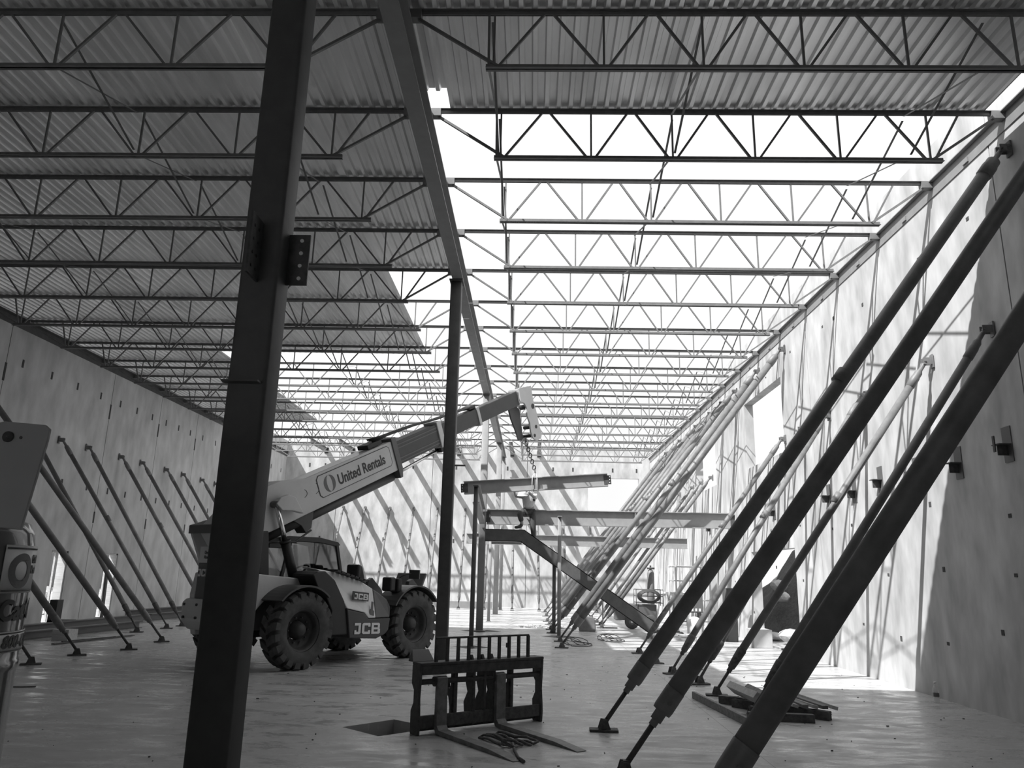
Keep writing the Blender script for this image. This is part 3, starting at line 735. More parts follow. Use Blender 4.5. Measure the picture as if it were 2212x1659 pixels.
w = MB(); w.add([V((-.30, yo+.061, 1.09)), V((.12, yo+.061, 1.09)), V((.12, yo+.125, 1.27)), V((-.30, yo+.125, 1.27))], [(0, 1, 2, 3)])
pq = MB().prism([(-.29, 1.085), (.10, 1.05), (.10, 1.20), (-.29, 1.235)], V((0, yo+.015, 0)), ux, uz, V((0, .02, 0)))
pqo = pq.build('maker_plate', m_dgrey, ho)
block_jcb(m_decal, ho, V((-.25, yo+.010, 1.10)), V((.99, 0, -.09)), V((.09, 0, .99)), .10, 1.25)
MB().prism([(.14, .82), (.24, .80), (.24, .88), (.21, .9), (.21, 1.04), (.17, 1.05), (.17, .9), (.14, .92)], V((0, yo-.006, 0)), ux, uz, V((0, .015, 0))).build('hood_latch', m_mgrey, ho)
# front frame, lights, mirror, stabiliser brackets
w = MB(); w.bx(1.0, 2.15, -.45, .45, .6, .95); w.prism([(1.5, .8), (2.25, .35), (2.4, .45), (2.05, 1.2), (1.75, 1.45), (1.65, 1.4)], V((0, -.62, 0)), ux, uz, V((0, .1, 0))); w.prism([(1.5, .8), (2.25, .35), (2.4, .45), (2.05, 1.2), (1.75, 1.45), (1.65, 1.4)], V((0, .52, 0)), ux, uz, V((0, .1, 0)))
P(w, 'front_frame', m_dgrey, bevel=.01)
P(MB().box((2.15, -.15, 1.35), (.05, .8, .46), Matrix.Rotation(.45, 3, 'Y')), 'front_plate', m_mgrey, bevel=.02)
w = MB(); w.bx(.72, .86, -1.0, -.76, 1.22, 1.48); w.bx(.9, 1.02, -1.02, -.8, 1.2, 1.46); P(w, 'work_light', m_black, bevel=.03)
mr = P(MB().path([(.95, -.92, 1.40), (1.02, -.98, 1.50), (1.1, -1.04, 1.54), (1.2, -1.1, 1.56)], .012), 'mirror_arm', m_black)
MB().box((1.24, -1.12, 1.54), (.08, .2, .17), Matrix.Rotation(.5, 3, 'Z')).build('mirror_head', m_black, mr)
w = MB(); w.bx(.22, .30, -.62, -.30, 1.32, 1.70); w.prism([(.36, 1.25), (.66, 1.22), (.5, 1.68), (.36, 1.68)], V((0, -.45, 0)), ux, uz, V((0, .12, 0))); P(w, 'air_filter_box', m_black, bevel=.03)
# cab on the left side
cw0, cw1 = .14, .98
cab = P(MB().bx(-1.45, .42, cw0, cw1, .62, 1.42), 'cab_body', m_yel, bevel=.03)
roof = [(-1.5, 2.02), (-1.42, 2.10), (-.8, 2.18), (-.1, 2.19), (.38, 2.12), (.44, 2.06), (.3, 2.04), (-.1, 2.09), (-.8, 2.08), (-1.4, 2.0)]
w = MB(); w.prism(roof, V((0, cw0, 0)), ux, uz, V((0, cw1-cw0, 0)))
fp = [((-1.42, 1.40), (-1.46, 2.05)), ((-.92, 1.40), (-.76, 2.12)), ((.56, 1.36), (.36, 2.06))]
for (a, b) in fp:
    for y in (cw0+.025, cw1-.025): w.bar((a[0], y, a[1]), (b[0], y, b[1]), .07, .05, (0, 1, 0))
w.bar((-1.0, cw0+.02, 2.12), (-1.0, cw0+.02, 1.95), .5, .03, (0, 1, 0))
P(w, 'cab_frame', m_black, bevel=.01)
w = MB(); w.add([V((-.84, cw0+.02, 1.42)), V((.53, cw0+.02, 1.42)), V((.35, cw0+.02, 2.06)), V((-.75, cw0+.02, 2.10))], [(0, 1, 2, 3)])
w.add([V((-1.4, cw0+.02, 1.42)), V((-.88, cw0+.02, 1.42)), V((-.8, cw0+.02, 2.0)), V((-1.42, cw0+.02, 2.0))], [(0, 1, 2, 3)])
for y in (cw1-.02,): w.add([V((-1.4, y, 1.42)), V((.53, y, 1.42)), V((.35, y, 2.06)), V((-1.42, y, 2.03))], [(0, 1, 2, 3)])
w.add([V((.55, cw0, 1.42)), V((.55, cw1, 1.42)), V((.37, cw1, 2.05)), V((.37, cw0, 2.05))], [(0, 1, 2, 3)])
gl_ = P(w, 'cab_window', m_glass); gs = gl_.modifiers.new('t', 'SOLIDIFY'); gs.thickness = .006
w = MB(); w.bx(-1.15, -.7, .35, .8, 1.25, 1.45); w.prism([(-1.2, 1.4), (-1.05, 1.4), (-1.1, 1.98), (-1.2, 1.98)], V((0, .38, 0)), ux, uz, V((0, .4, 0))); P(w, 'seat', m_dgrey, bevel=.03)
P(MB().lathe(V((-.15, .56, 1.58)), V((-.5, 0, 1)), [(.16, 0), (.18, .015), (.16, .03), (.145, .015)], 20, closed=True).tube((-.15, .56, 1.58), (-.05, .56, 1.4), .02), 'steering_wheel', m_black)
P(MB().tube((-1.2, .3, 2.12), (-1.2, .3, 2.24), .05), 'beacon', m_decal)
for xx in (-1.32, -.98): P(MB().tube((xx, cw0-.05, 2.12), (xx, cw0+.03, 2.12), .045), 'cab_lamp', m_decal)
# boom
BA = math.radians(25.2); bu = V((math.cos(BA), 0, math.sin(BA))); bv = V((-math.sin(BA), 0, math.cos(BA)))
b0 = V((-2.55, 0, 2.12))   # boom centreline origin at the pivot
def bpt(u, v, y=0): return b0+bu*u+bv*v+V((0, y, 0))
bw = .2; bo = -.12      # half width / lateral offset
main = [(-.06, -.22), (-.12, .05), (-.06, .18), (.3, .34), (.9, .44), (1.0, .44), (1.35, .44), (1.9, .30), (4.33, .30), (4.33, -.33), (.9, -.33), (.25, -.30)]
bm_ = P(MB().prism(main, bpt(0, 0, bo-bw), bu, bv, V((0, 2*bw, 0))), 'boom_base_section', m_yel, bevel=.02)
ring = P(MB().prism([(4.26, .36), (4.40, .36), (4.40, -.32), (4.34, -.50), (4.26, -.50)], bpt(0, 0, bo-bw-.03), bu, bv, V((0, 2*bw+.06, 0))), 'boom_collar', m_mgrey, bevel=.01)
P(MB().prism([(4.0, .24), (5.92, .24), (5.92, -.25), (4.0, -.25)], bpt(0, 0, bo-.165), bu, bv, V((0, .33, 0))), 'boom_middle_section', m_dgrey, bevel=.02)
w = MB()
for v_ in (.17, .10, -.12, -.19): w.prism([(4.4, v_-.012), (5.9, v_-.012), (5.9, v_+.012), (4.4, v_+.012)], bpt(0, 0, bo-.172), bu, bv, V((0, .01, 0)))
P(w, 'boom_weld_ridge', m_mgrey)
P(MB().prism([(5.82, .29), (5.98, .29), (5.98, -.31), (5.82, -.31)], bpt(0, 0, bo-.2), bu, bv, V((0, .40, 0))), 'boom_collar', m_yel, bevel=.015)
P(MB().prism([(5.9, .19), (9.35, .19), (9.35, -.19), (5.9, -.19)], bpt(0, 0, bo-.13), bu, bv, V((0, .26, 0))), 'boom_inner_section', m_dgrey, bevel=.02)
P(MB().prism([(7.45, .23), (7.55, .23), (7.55, -.24), (7.45, -.24)], bpt(0, 0, bo-.155), bu, bv, V((0, .31, 0))), 'boom_collar', m_yel, bevel=.01)
# hydraulic hoses on top of boom, hose clamps
w = MB()
for k in range(4): w.path([bpt(3.9, .40+.02*k, bo-.1+.06*k), bpt(4.3, .43, bo-.1+.06*k), bpt(5.2, .40, bo-.1+.06*k), bpt(6.0, .33, bo-.1+.06*k), bpt(7.4, .27, bo-.1+.06*k)], .018)
P(w, 'hydraulic_hoses', m_black)
for u_, v_, s_ in ((3.85, .36, (.42, .3, .09)), (7.35, .26, (.26, .22, .08))):
    w = MB(); w.box(bpt(u_, v_, bo), s_, Matrix.Rotation(-BA, 3, 'Y')); P(w, 'hose_clamp', m_black, bevel=.01)
# extension cylinder below boom
w = MB(); w.tube(bpt(.75, -.42, bo-.02), bpt(4.22, -.45, bo-.02), .092, n=18); P(w, 'extension_cylinder', m_dgrey)
w = MB(); w.tube(bpt(4.2, -.45, bo), bpt(5.9, -.36, bo), .035, n=14); w2 = P(w, 'extension_rod', m_chrome)
P(MB().box(bpt(5.95, -.36, bo), (.16, .2, .14), Matrix.Rotation(-BA, 3, 'Y')), 'rod_bracket', m_black, bevel=.02)
P(MB().prism([(1.45, -.34), (1.95, -.34), (1.8, -.62), (1.65, -.66), (1.6, -.5)], bpt(0, 0, bo-.13), bu, bv, V((0, .26, 0))), 'boom_bracket', m_dgrey, bevel=.01)
P(MB().path([bpt(.3, -.42, bo-.1), bpt(.9, -.52, bo-.12), bpt(1.4, -.72, bo-.1), bpt(1.8, -.66, bo-.1)], .02), 'boom_hose', m_black)
# lift cylinder on the right of the boom
ya = bo-bw-.10
P(MB().prism([(1.02, .13), (1.14, .20), (1.32, .19), (1.44, .10), (1.52, -.24), (1.30, -.10), (1.10, -.02)], bpt(0, 0, ya-.09), bu, bv, V((0, .12, 0))), 'cylinder_ear', m_yel, bevel=.015)
pa = V((-1.62, ya, 2.67)); pb = V((-1.09, ya, 1.40)); pm = pa.lerp(pb, .50)
P(MB().tube(pa, pm, .045, n=14), 'lift_rod', m_chrome)
P(MB().tube(pm, pb, .085, n=16).tube(pm, pm.lerp(pa, .05), .10, n=16), 'lift_cylinder', m_black)
P(MB().tube(pa-V((0, .07, 0)), pa+V((0, .12, 0)), .06), 'cylinder_pin', m_mgrey)
P(MB().bar((-1.75, ya+.02, 1.42), (-1.85, ya+.02, 2.2), .20, .12, (0, 1, 0)), 'compensation_cylinder', m_black, bevel=.02)
P(MB().prism([(-.95, 1.18), (-.9, 1.44), (-.72, 1.44), (-.70, 1.25), (-.82, 1.12)], V((0, -.70, 0)), ux, uz, V((0, .06, 0))), 'lift_bracket', m_black, bevel=.01)
# circular marks on boom side
w = MB()
for u_, r_ in ((1.78, .07), (2.05, .095)):
    c = bpt(u_, .05, bo-bw-.004)
    w.path([c+V((math.cos(a), 0, math.sin(a)))*r_ for a in [math.radians(-70+i*14) for i in range(12)]], .005, n=5)
P(w, 'cast_ring_mark', m_mgrey)
# rental sign on the boom side
sy = bo-bw-.006
def onb(u, v, dy=0): return bpt(u, v, sy+dy)
sg = P(MB().prism([(2.12, -.12), (2.18, -.18), (4.10, -.18), (4.16, -.12), (4.16, .19), (4.10, .25), (2.18, .25), (2.12, .19)], onb(0, 0, -.002), bu, bv, V((0, .006, 0))), 'sign_plate', m_decal_d)
MB().prism([(2.135, -.115), (2.185, -.167), (4.095, -.167), (4.145, -.115), (4.145, .185), (4.095, .237), (2.185, .237), (2.135, .185)], onb(0, 0, -.004), bu, bv, V((0, .004, 0))).build('sign_face', m_yel, sg)
text_part('United Rentals', .285, m_decal_d, sg, onb(2.62, -.075, -.006), bu, bv, bold=.007, sx=.79)
w = MB(); c0 = onb(2.40, .03, -.007)
def crescent(w, c, r, m0, flip):
    pts = []
    for i in range(13):
        a = math.radians(90+180*i/12) if not flip else math.radians(-90+180*i/12)
        pts.append((math.cos(a)*r, math.sin(a)*r*1.18))
    for i in range(13):
        a = math.radians(270-180*i/12) if not flip else math.radians(90-180*i/12)
        pts.append((math.cos(a)*r*.42, math.sin(a)*r*1.12))
    n = 13
    for i in range(12):
        q = [pts[i], pts[i+1], pts[25-i-1], pts[25-i]]
        w.add([c+bu*a+bv*b+V((0, dy, 0)) for dy in (0, .004) for a, b in q], [(0, 1, 2, 3), (7, 6, 5, 4), (0, 4, 5, 1), (1, 5, 6, 2), (2, 6, 7, 3), (3, 7, 4, 0)])
crescent(w, c0, .135, 0, False); crescent(w, c0+bu*.02, .135, 0, True)
w.build('sign_emblem', m_mgrey, sg)
# boom head (carriage)
hx = b0+bu*9.25
def head(y0, m, nm):
    # silhouette in plane, light cheek with scalloped inner edge
    hp = [(5.84, 6.37), (6.40, 6.56), (6.52, 6.2), (6.72, 5.85), (6.84, 5.55), (6.98, 5.35), (6.95, 5.22), (6.75, 5.10), (6.55, 5.15), (6.45, 5.3), (6.38, 5.55), (6.26, 5.7), (6.22, 5.92), (6.1, 6.02), (5.95, 6.02)]
    return P(MB().prism([(a-.02, b-.03) for a, b in hp], V((0, y0, 0)), ux, uz, V((0, .05, 0))), nm, m, bevel=.008)
head(bo-.21, m_yel, 'boom_head_cheek')
hp2 = [(5.70, 6.0), (6.05, 6.05), (6.3, 5.9), (6.45, 5.3), (6.6, 5.12), (6.3, 5.08), (6.12, 5.35), (5.92, 5.6), (5.82, 5.8)]
P(MB().prism([(a+.05, b-.03) for a, b in hp2], V((0, bo+.12, 0)), ux, uz, V((0, .05, 0))), 'boom_head_inner_cheek', m_mgrey, bevel=.008)
for a_, c_, r_ in ((6.48, 5.98, .07), (6.66, 5.45, .05), (6.6, 5.2, .045)):
    P(MB().tube((a_, bo-.22, c_), (a_, bo+.18, c_), r_, n=16), 'head_pin', m_decal_d)
P(MB().tube((6.88, bo-.1, 5.32), (7.06, bo-.1, 5.34), .03, n=8), 'head_pin', m_decal_d)
P(MB().prism([(5.9, 6.33), (6.38, 6.5), (6.36, 6.42), (5.92, 6.26)], V((0, bo-.2, 0)), ux, uz, V((0, .4, 0))), 'head_top_plate', m_yel)

# lifting chain and slings
mwi = MW[tv.name]; tip = mwi @ V((6.45, bo, 5.10))
ch = thing('lifting_chain', 'chain and hook hanging from the telehandler boom head to the steel beam', 'lifting chain', (tip.x, tip.y, 4.3))
w = MB(); z = tip.z; x, y = tip.x, tip.y; k = 0; cxp = V((.06, 20.3, 4.25))
NLK = 11
for k in range(NLK):
    c = tip.lerp(cxp, (k+.5)/NLK); a = V((1, 0, 0)) if k % 2 else V((0, 1, 0)); r_ = .042; h = .062
    w.path([c+a*(math.cos(t_)*r_)+V((0, 0, math.sin(t_)*h)) for t_ in [i*math.pi/5 for i in range(10)]], .015, n=6, closed=True)
w.build('chain', m_mgrey, ch, world=True)
w = MB(); w.path([tip+V((math.cos(a)*.07, 0, math.sin(a)*.08-.06)) for a in [i*math.pi/6 for i in range(12)]], .018, n=8, closed=True); w.build('shackle', m_yel, ch, world=True)
w = MB()
w.path([cxp, (-.02, 20.18, 4.12), (-.03, 20.17, 3.72), (.0, 20.3, 3.72), (.03, 20.44, 3.75), (.02, 20.43, 4.1), cxp], .012, n=6)
w.path([cxp, (.10, 20.18, 4.12), (.12, 20.17, 3.74), (.12, 20.3, 3.74), (.12, 20.42, 3.76), (.10, 20.42, 4.1), cxp], .012, n=6)
w.build('choker_sling', m_decal, ch, world=True)

# ================================================================== FORK CARRIAGE (local x across, -y towards the forks)
CA = math.radians(37.5)
fc = thing('fork_carriage', 'black pallet fork carriage with barred backrest lying on the floor in front', 'fork attachment', (-1.16, 8.22, 0), CA)
def C_(w, name, m=None, parent=fc, bevel=.006): return w.build(name, m or m_iron, parent, bevel=bevel)
WC = 1.60
X_, Y_, Z_ = V((1, 0, 0)), V((0, 1, 0)), V((0, 0, 1))
# side plates, wavy outline (profile in y-z)
sp = [(-.06, 0), (.09, .0), (.10, .22), (.05, .30), (.05, .42), (.10, .48), (.10, .66), (-.07, .68), (-.07, .62), (-.05, .35), (-.07, .12)]
for x in (0, WC-.03): C_(MB().prism(sp, V((x, 0, 0)), Y_, Z_, V((.03, 0, 0))), 'side_plate')
C_(MB().bx(0, WC, -.075, .10, .66, .69).bx(.03, WC-.03, -.07, -.04, .57, .66), 'top_beam')
C_(MB().tube((.03, -.02, .50), (WC-.03, -.02, .50), .028, n=14), 'fork_shaft')
C_(MB().bx(.03, WC-.03, -.05, -.01, .06, .18).bx(.03, WC-.03, .04, .07, .02, .12), 'bottom_beam', m_rust)
hk = [(-.03, .05), (.07, .05), (.06, .22), (.09, .32), (.14, .38), (.15, .46), (.11, .46), (.10, .41), (.07, .40), (.05, .44), (.05, .60), (-.03, .60)]
for x in (.44, 1.17): C_(MB().prism(hk, V((x, .0, 0)), Y_, Z_, V((.035, 0, 0))).box((x+.02, .0, .35), (.07, .02, .5)), 'hook_plate')
cp = [(-.05, .05), (.10, .05), (.13, .25), (.06, .36), (.10, .45), (.08, .72), (.02, .74), (-.05, .62)]
for x in (.66, .80, .92): C_(MB().prism(cp, V((x, .0, 0)), Y_, Z_, V((.035, 0, 0))), 'centre_plate')
for x in (.26, 1.0):
    w = MB()
    w.prism([(-.10, .55), (-.05, .55), (-.05, .12), (-.10, .08), (-.14, .03), (-1.0, .022), (-1.42, .006), (-1.42, .0), (-.9, -.0), (-.12, -.0), (-.16, .0), (-.155, .04), (-.10, .10)][:0] or
            [(-.095, .54), (-.045, .54), (-.045, .06), (-.075, .012), (-.13, .0), (-1.40, .0), (-1.42, .006), (-1.05, .036), (-.14, .048), (-.10, .085)], V((x-.06, 0, 0)), Y_, Z_, V((.12, 0, 0)))
    f_ = C_(w, 'fork', m_fork)
    MB().tube((x-.07, -.03, .50), (x+.07, -.03, .50), .05, n=16).build('fork_eye', m_iron, f_)
# backrest
w = MB(); w.bx(.20, 1.42, -.035, -.005, .915, .935); C_(w, 'backrest_rail')
for k in range(10):
    x = .21+k*(1.20/9); C_(MB().bx(x-.015, x+.015, -.035, -.008, .69, .92), 'backrest_bar', bevel=0)
C_(MB().bx(1.10, 1.15, -.03, -.02, .80, .85), 'backrest_tag', bevel=0)
C_(MB().add([(-.02, .06, .69), (.24, .06, .69), (.22, .16, .80), (.02, .16, .80), (-.02, .16, .69), (.24, .16, .69), (.22, .17, .80), (.02, .17, .80)], [(0, 1, 2, 3), (4, 7, 6, 5), (0, 4, 5, 1), (3, 2, 6, 7), (1, 5, 6, 2), (0, 3, 7, 4)]), 'lamp_guard', m_mgrey)
# rope coil between the forks
rng = random.Random(2)
def fw(x, y, z=0): return MW[fc.name] @ V((x, y, z))
w = MB(); pts = []
cx0, cy0 = .62, -.72
for k in range(7):
    a0 = -.13+k*.045
    for i in range(12):
        t = i/11; pts.append(fw(cx0+a0+rng.uniform(-.012, .012)+(.1 if k % 2 else 0)*t, cy0+(-.26+.52*(t if k % 2 == 0 else 1-t)), .016+.012*(k % 3)+.008*math.sin(i)))
w.path(pts, .013, n=7)
w.path([fw(.55, -1.0, .02), fw(.42, -1.12, .05), fw(.36, -1.02, .09), fw(.45, -.92, .03), fw(.6, -.9, .02)], .014, n=7)
w.path([fw(.50, -1.0, .05), fw(.38, -1.2, .03), fw(.30, -1.36, .016), fw(.26, -1.5, .015)], .014, n=7)
q = fw(.5, -.8); tag(w.build('rope', m_rope, loc=(q.x, q.y, 0)), 'bundled fibre rope lying on the floor between the two forks', 'rope')

# ================================================================== LUMBER PILE
def plank(a, b, w_, h, label, m=None, z=0, z2=None, roll=0, name='timber', grp='loose lumber in the pile'):
    a = V((a[0], a[1], z+h/2)); b = V((b[0], b[1], (z if z2 is None else z2)+h/2))
    up = V((math.sin(roll)*-(b-a).normalized().y, math.sin(roll)*(b-a).normalized().x, math.cos(roll)))
    o = MB().bar(a, b, w_, h, up).build(name, m or m_wood, loc=(a.x, a.y, 0), bevel=.004)
    return tag(o, label, 'timber', grp)
plank((2.24, 11.15), (2.47, 9.0), .045, .09, 'long narrow board lying apart on the floor, left of the lumber pile', m_wood)
plank((2.62, 10.52), (3.55, 9.72), .10, .10, 'thick dark timber under the right end of the lumber pile', m_rust)
plank((2.52, 10.80), (3.0, 10.45), .12, .10, 'short dark block at the back left of the lumber pile', m_rust)
plank((2.56, 9.62), (3.3, 9.55), .10, .09, 'dark cross timber at the base of the pile', m_rust)
plank((2.66, 10.7), (2.80, 9.95), .15, .09, 'wide board propped on edge at the left of the pile', m_wood_l, z=.17, z2=.14, roll=.7)
plank((2.88, 10.7), (2.99, 10.1), .13, .06, 'second tilted board beside the propped wide one', m_wood, z=.17, z2=.13, roll=.9)
for k in range(6):
    plank((2.98+k*.09, 10.95-.05*k), (3.08+k*.11, 9.85-.02*k), .075, .04, '%s thin batten of the row on the right side of the pile' % ORD[k], m_wood_l if k % 2 else m_wood, z=.12+.012*(k % 3), z2=.115, roll=.25*(k % 2))

# bottle by the right wall
bt = thing('plastic_bottle', 'clear plastic water bottle standing on the floor against the right wall', 'bottle', (5.62, 11.35, 0))
MB().lathe((5.62, 11.35, 0), (0, 0, 1), [(.001, .002), (.035, .002), (.038, .02), (.036, .1), (.038, .17), (.03, .21), (.014, .245), (.014, .26)], 18, closed=False).build('bottle_body', m_bottle, bt, world=True)
MB().lathe((5.62, 11.35, 0), (0, 0, 1), [(.001, .275), (.016, .275), (.016, .255)], 14).build('cap', m_decal, bt, world=True)
MB().lathe((5.62, 11.35, 0), (0, 0, 1), [(.0385, .08), (.0385, .13)], 18).build('bottle_label', m_mgrey, bt, world=True)

# jerry can
jc = thing('fuel_can', 'grey fuel can standing on the floor under the stair stringer', 'fuel can', (1.66, 23.4, 0))
w = MB(); w.prism([(-.24, 0), (.24, 0), (.25, .06), (.23, .34), (.14, .42), (-.12, .44), (-.22, .36), (-.25, .06)], V((1.66, 23.3, 0)), X_, Z_, V((0, .22, 0)))
w.build('can_body', m_pipe, jc, world=True, bevel=.03)
MB().path([(1.50, 23.41, .42), (1.52, 23.41, .50), (1.66, 23.41, .51), (1.76, 23.41, .42)], .018).build('handle', m_pipe, jc, world=True)
MB().tube((1.48, 23.41, .40), (1.45, 23.41, .47), .03).build('cap', m_black, jc, world=True)

# welding cart with cylinder, hose reel and wheels
wx, wy = 3.2, 25.2
wc = thing('welding_cart', 'wheeled welding cart with a gas cylinder and coiled hose behind the stringer', 'welding cart', (wx, wy, 0))
MB().bx(wx-.55, wx+.75, wy-.3, wy+.3, .25, .75).build('machine_box', m_mgrey, wc, world=True, bevel=.03)
for xx in (-.05, .55):
    t = MB().lathe((wx+xx, wy-.42, .22), (0, 1, 0), [(.10, 0), (.20, .0), (.22, .03), (.22, .09), (.20, .12), (.10, .12)], 24).build('wheel', m_rubber, wc, world=True)
    MB().lathe((wx+xx, wy-.40, .22), (0, 1, 0), [(.001, .0), (.04, .0), (.05, .04), (.10, .05)], 18).build('rim', m_galv, t, world=True)
MB().lathe((wx+.62, wy, .75), (0, 0, 1), [(.11, 0), (.115, .05), (.115, .95), (.08, 1.04), (.03, 1.08), (.03, 1.14), (.001, 1.15)], 20).build('gas_cylinder', m_pipe, wc, world=True)
MB().tube((wx+.50, wy-.06, 1.86), (wx+.74, wy-.06, 1.86), .03).tube((wx+.62, wy, 1.85), (wx+.62, wy, 1.95), .025).build('regulator', m_iron, wc, world=True)
w = MB(); 
for k in range(6): w.path([(wx+.5+math.cos(a)*(.36-.02*k), wy-.34-.02*k, 1.0+math.sin(a)*(.20-.012*k)) for a in [i*math.pi/9 for i in range(18)]], .018, n=6, closed=True)
w.build('coiled_hose', m_wire, wc, world=True)
w = MB()
for zz in (.8, 1.0, 1.2): w.path([(wx+.1, wy-.35, zz), (wx+.1, wy+.2, zz), (wx+.95, wy+.2, zz), (wx+.95, wy-.35, zz)], .012, closed=True)
for xx, yy in ((.1, -.35), (.95, -.35), (.1, .2), (.95, .2)): w.tube((wx+xx, wy+yy, .7), (wx+xx, wy+yy, 1.2), .012, n=6)
w.build('basket_frame', m_mgrey, wc, world=True)
MB().bx(wx-.95, wx-.5, wy-.35, wy-.3, .0, .04).bx(wx-.97, wx-.93, wy-.35, wy-.30, 0, .8).build('tow_bar', m_iron, wc, world=True)

# sawhorse bench
sx_, sy_ = 4.75, 27.0
sb = thing('work_bench', 'pale timber trestle bench by the far right wall', 'work bench', (sx_, sy_, 0))
MB().bar((sx_-.45, sy_-.5, 1.02), (sx_+.55, sy_+1.2, 1.05), .5, .05).build('bench_top', m_wood_l, sb, world=True)
for k, (a, b) in enumerate((((-.45, -.6), (-.65, -.7)), ((-.15, -.5), (.0, -.7)), ((.35, 1.0), (.2, 1.2)), ((.65, 1.0), (.8, 1.2)))):
    MB().bar((sx_+a[0], sy_+a[1], 1.0), (sx_+b[0], sy_+b[1], 0), .05, .08).build('leg', m_wood_l, sb, world=True)
MB().bar((sx_-.3, sy_-.3, 1.09), (sx_+.5, sy_+.9, 1.09), .2, .04).build('board', m_wood_l, sb, world=True)

# scaffold frame & storage machine by the ground opening
sc = thing('scaffold_frame', 'pale tube scaffold frame standing between the dark pipes by the right wall', 'scaffold', (4.6, 23.6, 0))
for xx in (4.3, 5.3):
    for yy in (23.4, 24.6): MB().tube((xx, yy, 0), (xx, yy, 1.95), .025, n=8).build('upright_tube', m_yel, sc, world=True)
w = MB()
for zz in (.35, .95, 1.5, 1.92):
    w.tube((4.3, 23.4, zz), (5.3, 23.4, zz), .02, n=6); w.tube((4.3, 24.6, zz), (5.3, 24.6, zz), .02, n=6); w.tube((4.3, 23.4, zz), (4.3, 24.6, zz), .02, n=6)
w.build('rung_tubes', m_yel, sc, world=True)
w = MB(); w.tube((4.3, 23.4, .3), (5.3, 23.4, 1.9), .015, n=6); w.build('cross_brace', m_yel, sc, world=True)
jb = thing('tool_box', 'grey slotted job-site box on a stand among the scaffold tubes', 'tool box', (4.7, 23.1, 0))
MB().bx(4.15, 4.95, 22.85, 23.3, .62, 1.12).build('box_body', m_mgrey, jb, world=True, bevel=.02)
w = MB()
for k in range(7): w.bx(4.2+k*.105, 4.25+k*.105, 22.835, 22.852, .66, .74)
w.build('slots', m_decal, jb, world=True)
for xx in (4.2, 4.88): MB().bx(xx-.03, xx+.03, 22.9, 23.25, 0, .62).build('leg', m_mgrey, jb, world=True)
for k, (xx, yy, lab) in enumerate(((4.05, 22.3, 'upright pale gas bottle nearer the stringer foot'), (4.55, 22.2, 'squat pale drum on the floor in front of the tool box'))):
    r_ = .10 if k == 0 else .2; h_ = .75 if k == 0 else .55
    o = MB().lathe((xx, yy, 0), (0, 0, 1), [(.001, .0), (r_, .0), (r_, h_*.85), (r_*.6, h_*.95), (.03, h_), (.001, h_)], 20).build('gas_bottle' if k == 0 else 'steel_drum', m_yel if k == 0 else m_galv, loc=(xx, yy, 0))
    tag(o, lab, 'gas bottle' if k == 0 else 'drum')
pal = thing('pallet', 'low pale wooden pallet on the sunlit floor behind the dark pipes', 'pallet', (3.75, 21.2, 0))
for k in range(5): MB().bx(3.2+k*.24, 3.38+k*.24, 20.9, 21.7, .10, .12).build('deck_board', m_wood_l, pal, world=True)
for yy in (20.95, 21.3, 21.65): MB().bx(3.2, 4.34, yy-.03, yy+.03, 0, .10).build('bearer', m_wood_l, pal, world=True)
hs = MB(); rng = random.Random(9)
for k in range(9):
    c = V((3.5+rng.uniform(-.1, .4), 21.3+rng.uniform(-.2, .2), .14+k*.01)); hs.path([c+V((math.cos(a)*.18, math.sin(a)*.12, .01*math.sin(3*a))) for a in [i*math.pi/7 for i in range(14)]], .014, n=5, closed=True)
tag(hs.build('coiled_cable', m_wire, loc=(3.6, 21.3, .12)), 'dark coiled cable lying on the low pallet', 'cable')
# loose cable loops on the floor
for i, (cx_, cy_, lab) in enumerate(((2.05, 20.4, 'thin dark cable looped on the floor in the sunlit patch'), (1.12, 19.0, 'thin cable tangle on the floor beside the tall brace feet'))):
    rng = random.Random(20+i); p = []
    for k in range(40):
        a = k*.55; p.append((cx_+math.cos(a)*(.26+.10*math.sin(k*.37)), cy_+math.sin(a)*(.5+.2*math.cos(k*.31)), .012+.10*max(0, math.sin(k*.5))))
    w = MB(); w.path([V(q) for q in p], .009, n=5); tag(w.build('loose_cable', m_wire, loc=(cx_, cy_, 0)), lab, 'cable')
# dark tall bin near scaffold / door jamb
o = MB().lathe((5.25, 20.95, 0), (0, 0, 1), [(.001, 0), (.17, 0), (.19, 1.35), (.001, 1.35)], 20).build('waste_tube', m_dgrey, loc=(5.25, 20.95, 0)); tag(o, 'dark upright cylinder standing beside the ground opening in the right wall', 'cylinder')
# concrete blocks by ground opening
o = MB().bx(5.35, 5.80, 19.25, 19.85, 0, .42).build('concrete_block', m_reveal, loc=(5.6, 19.5, 0), bevel=.01); tag(o, 'pale concrete block on the floor at the ground opening of the right wall', 'block')

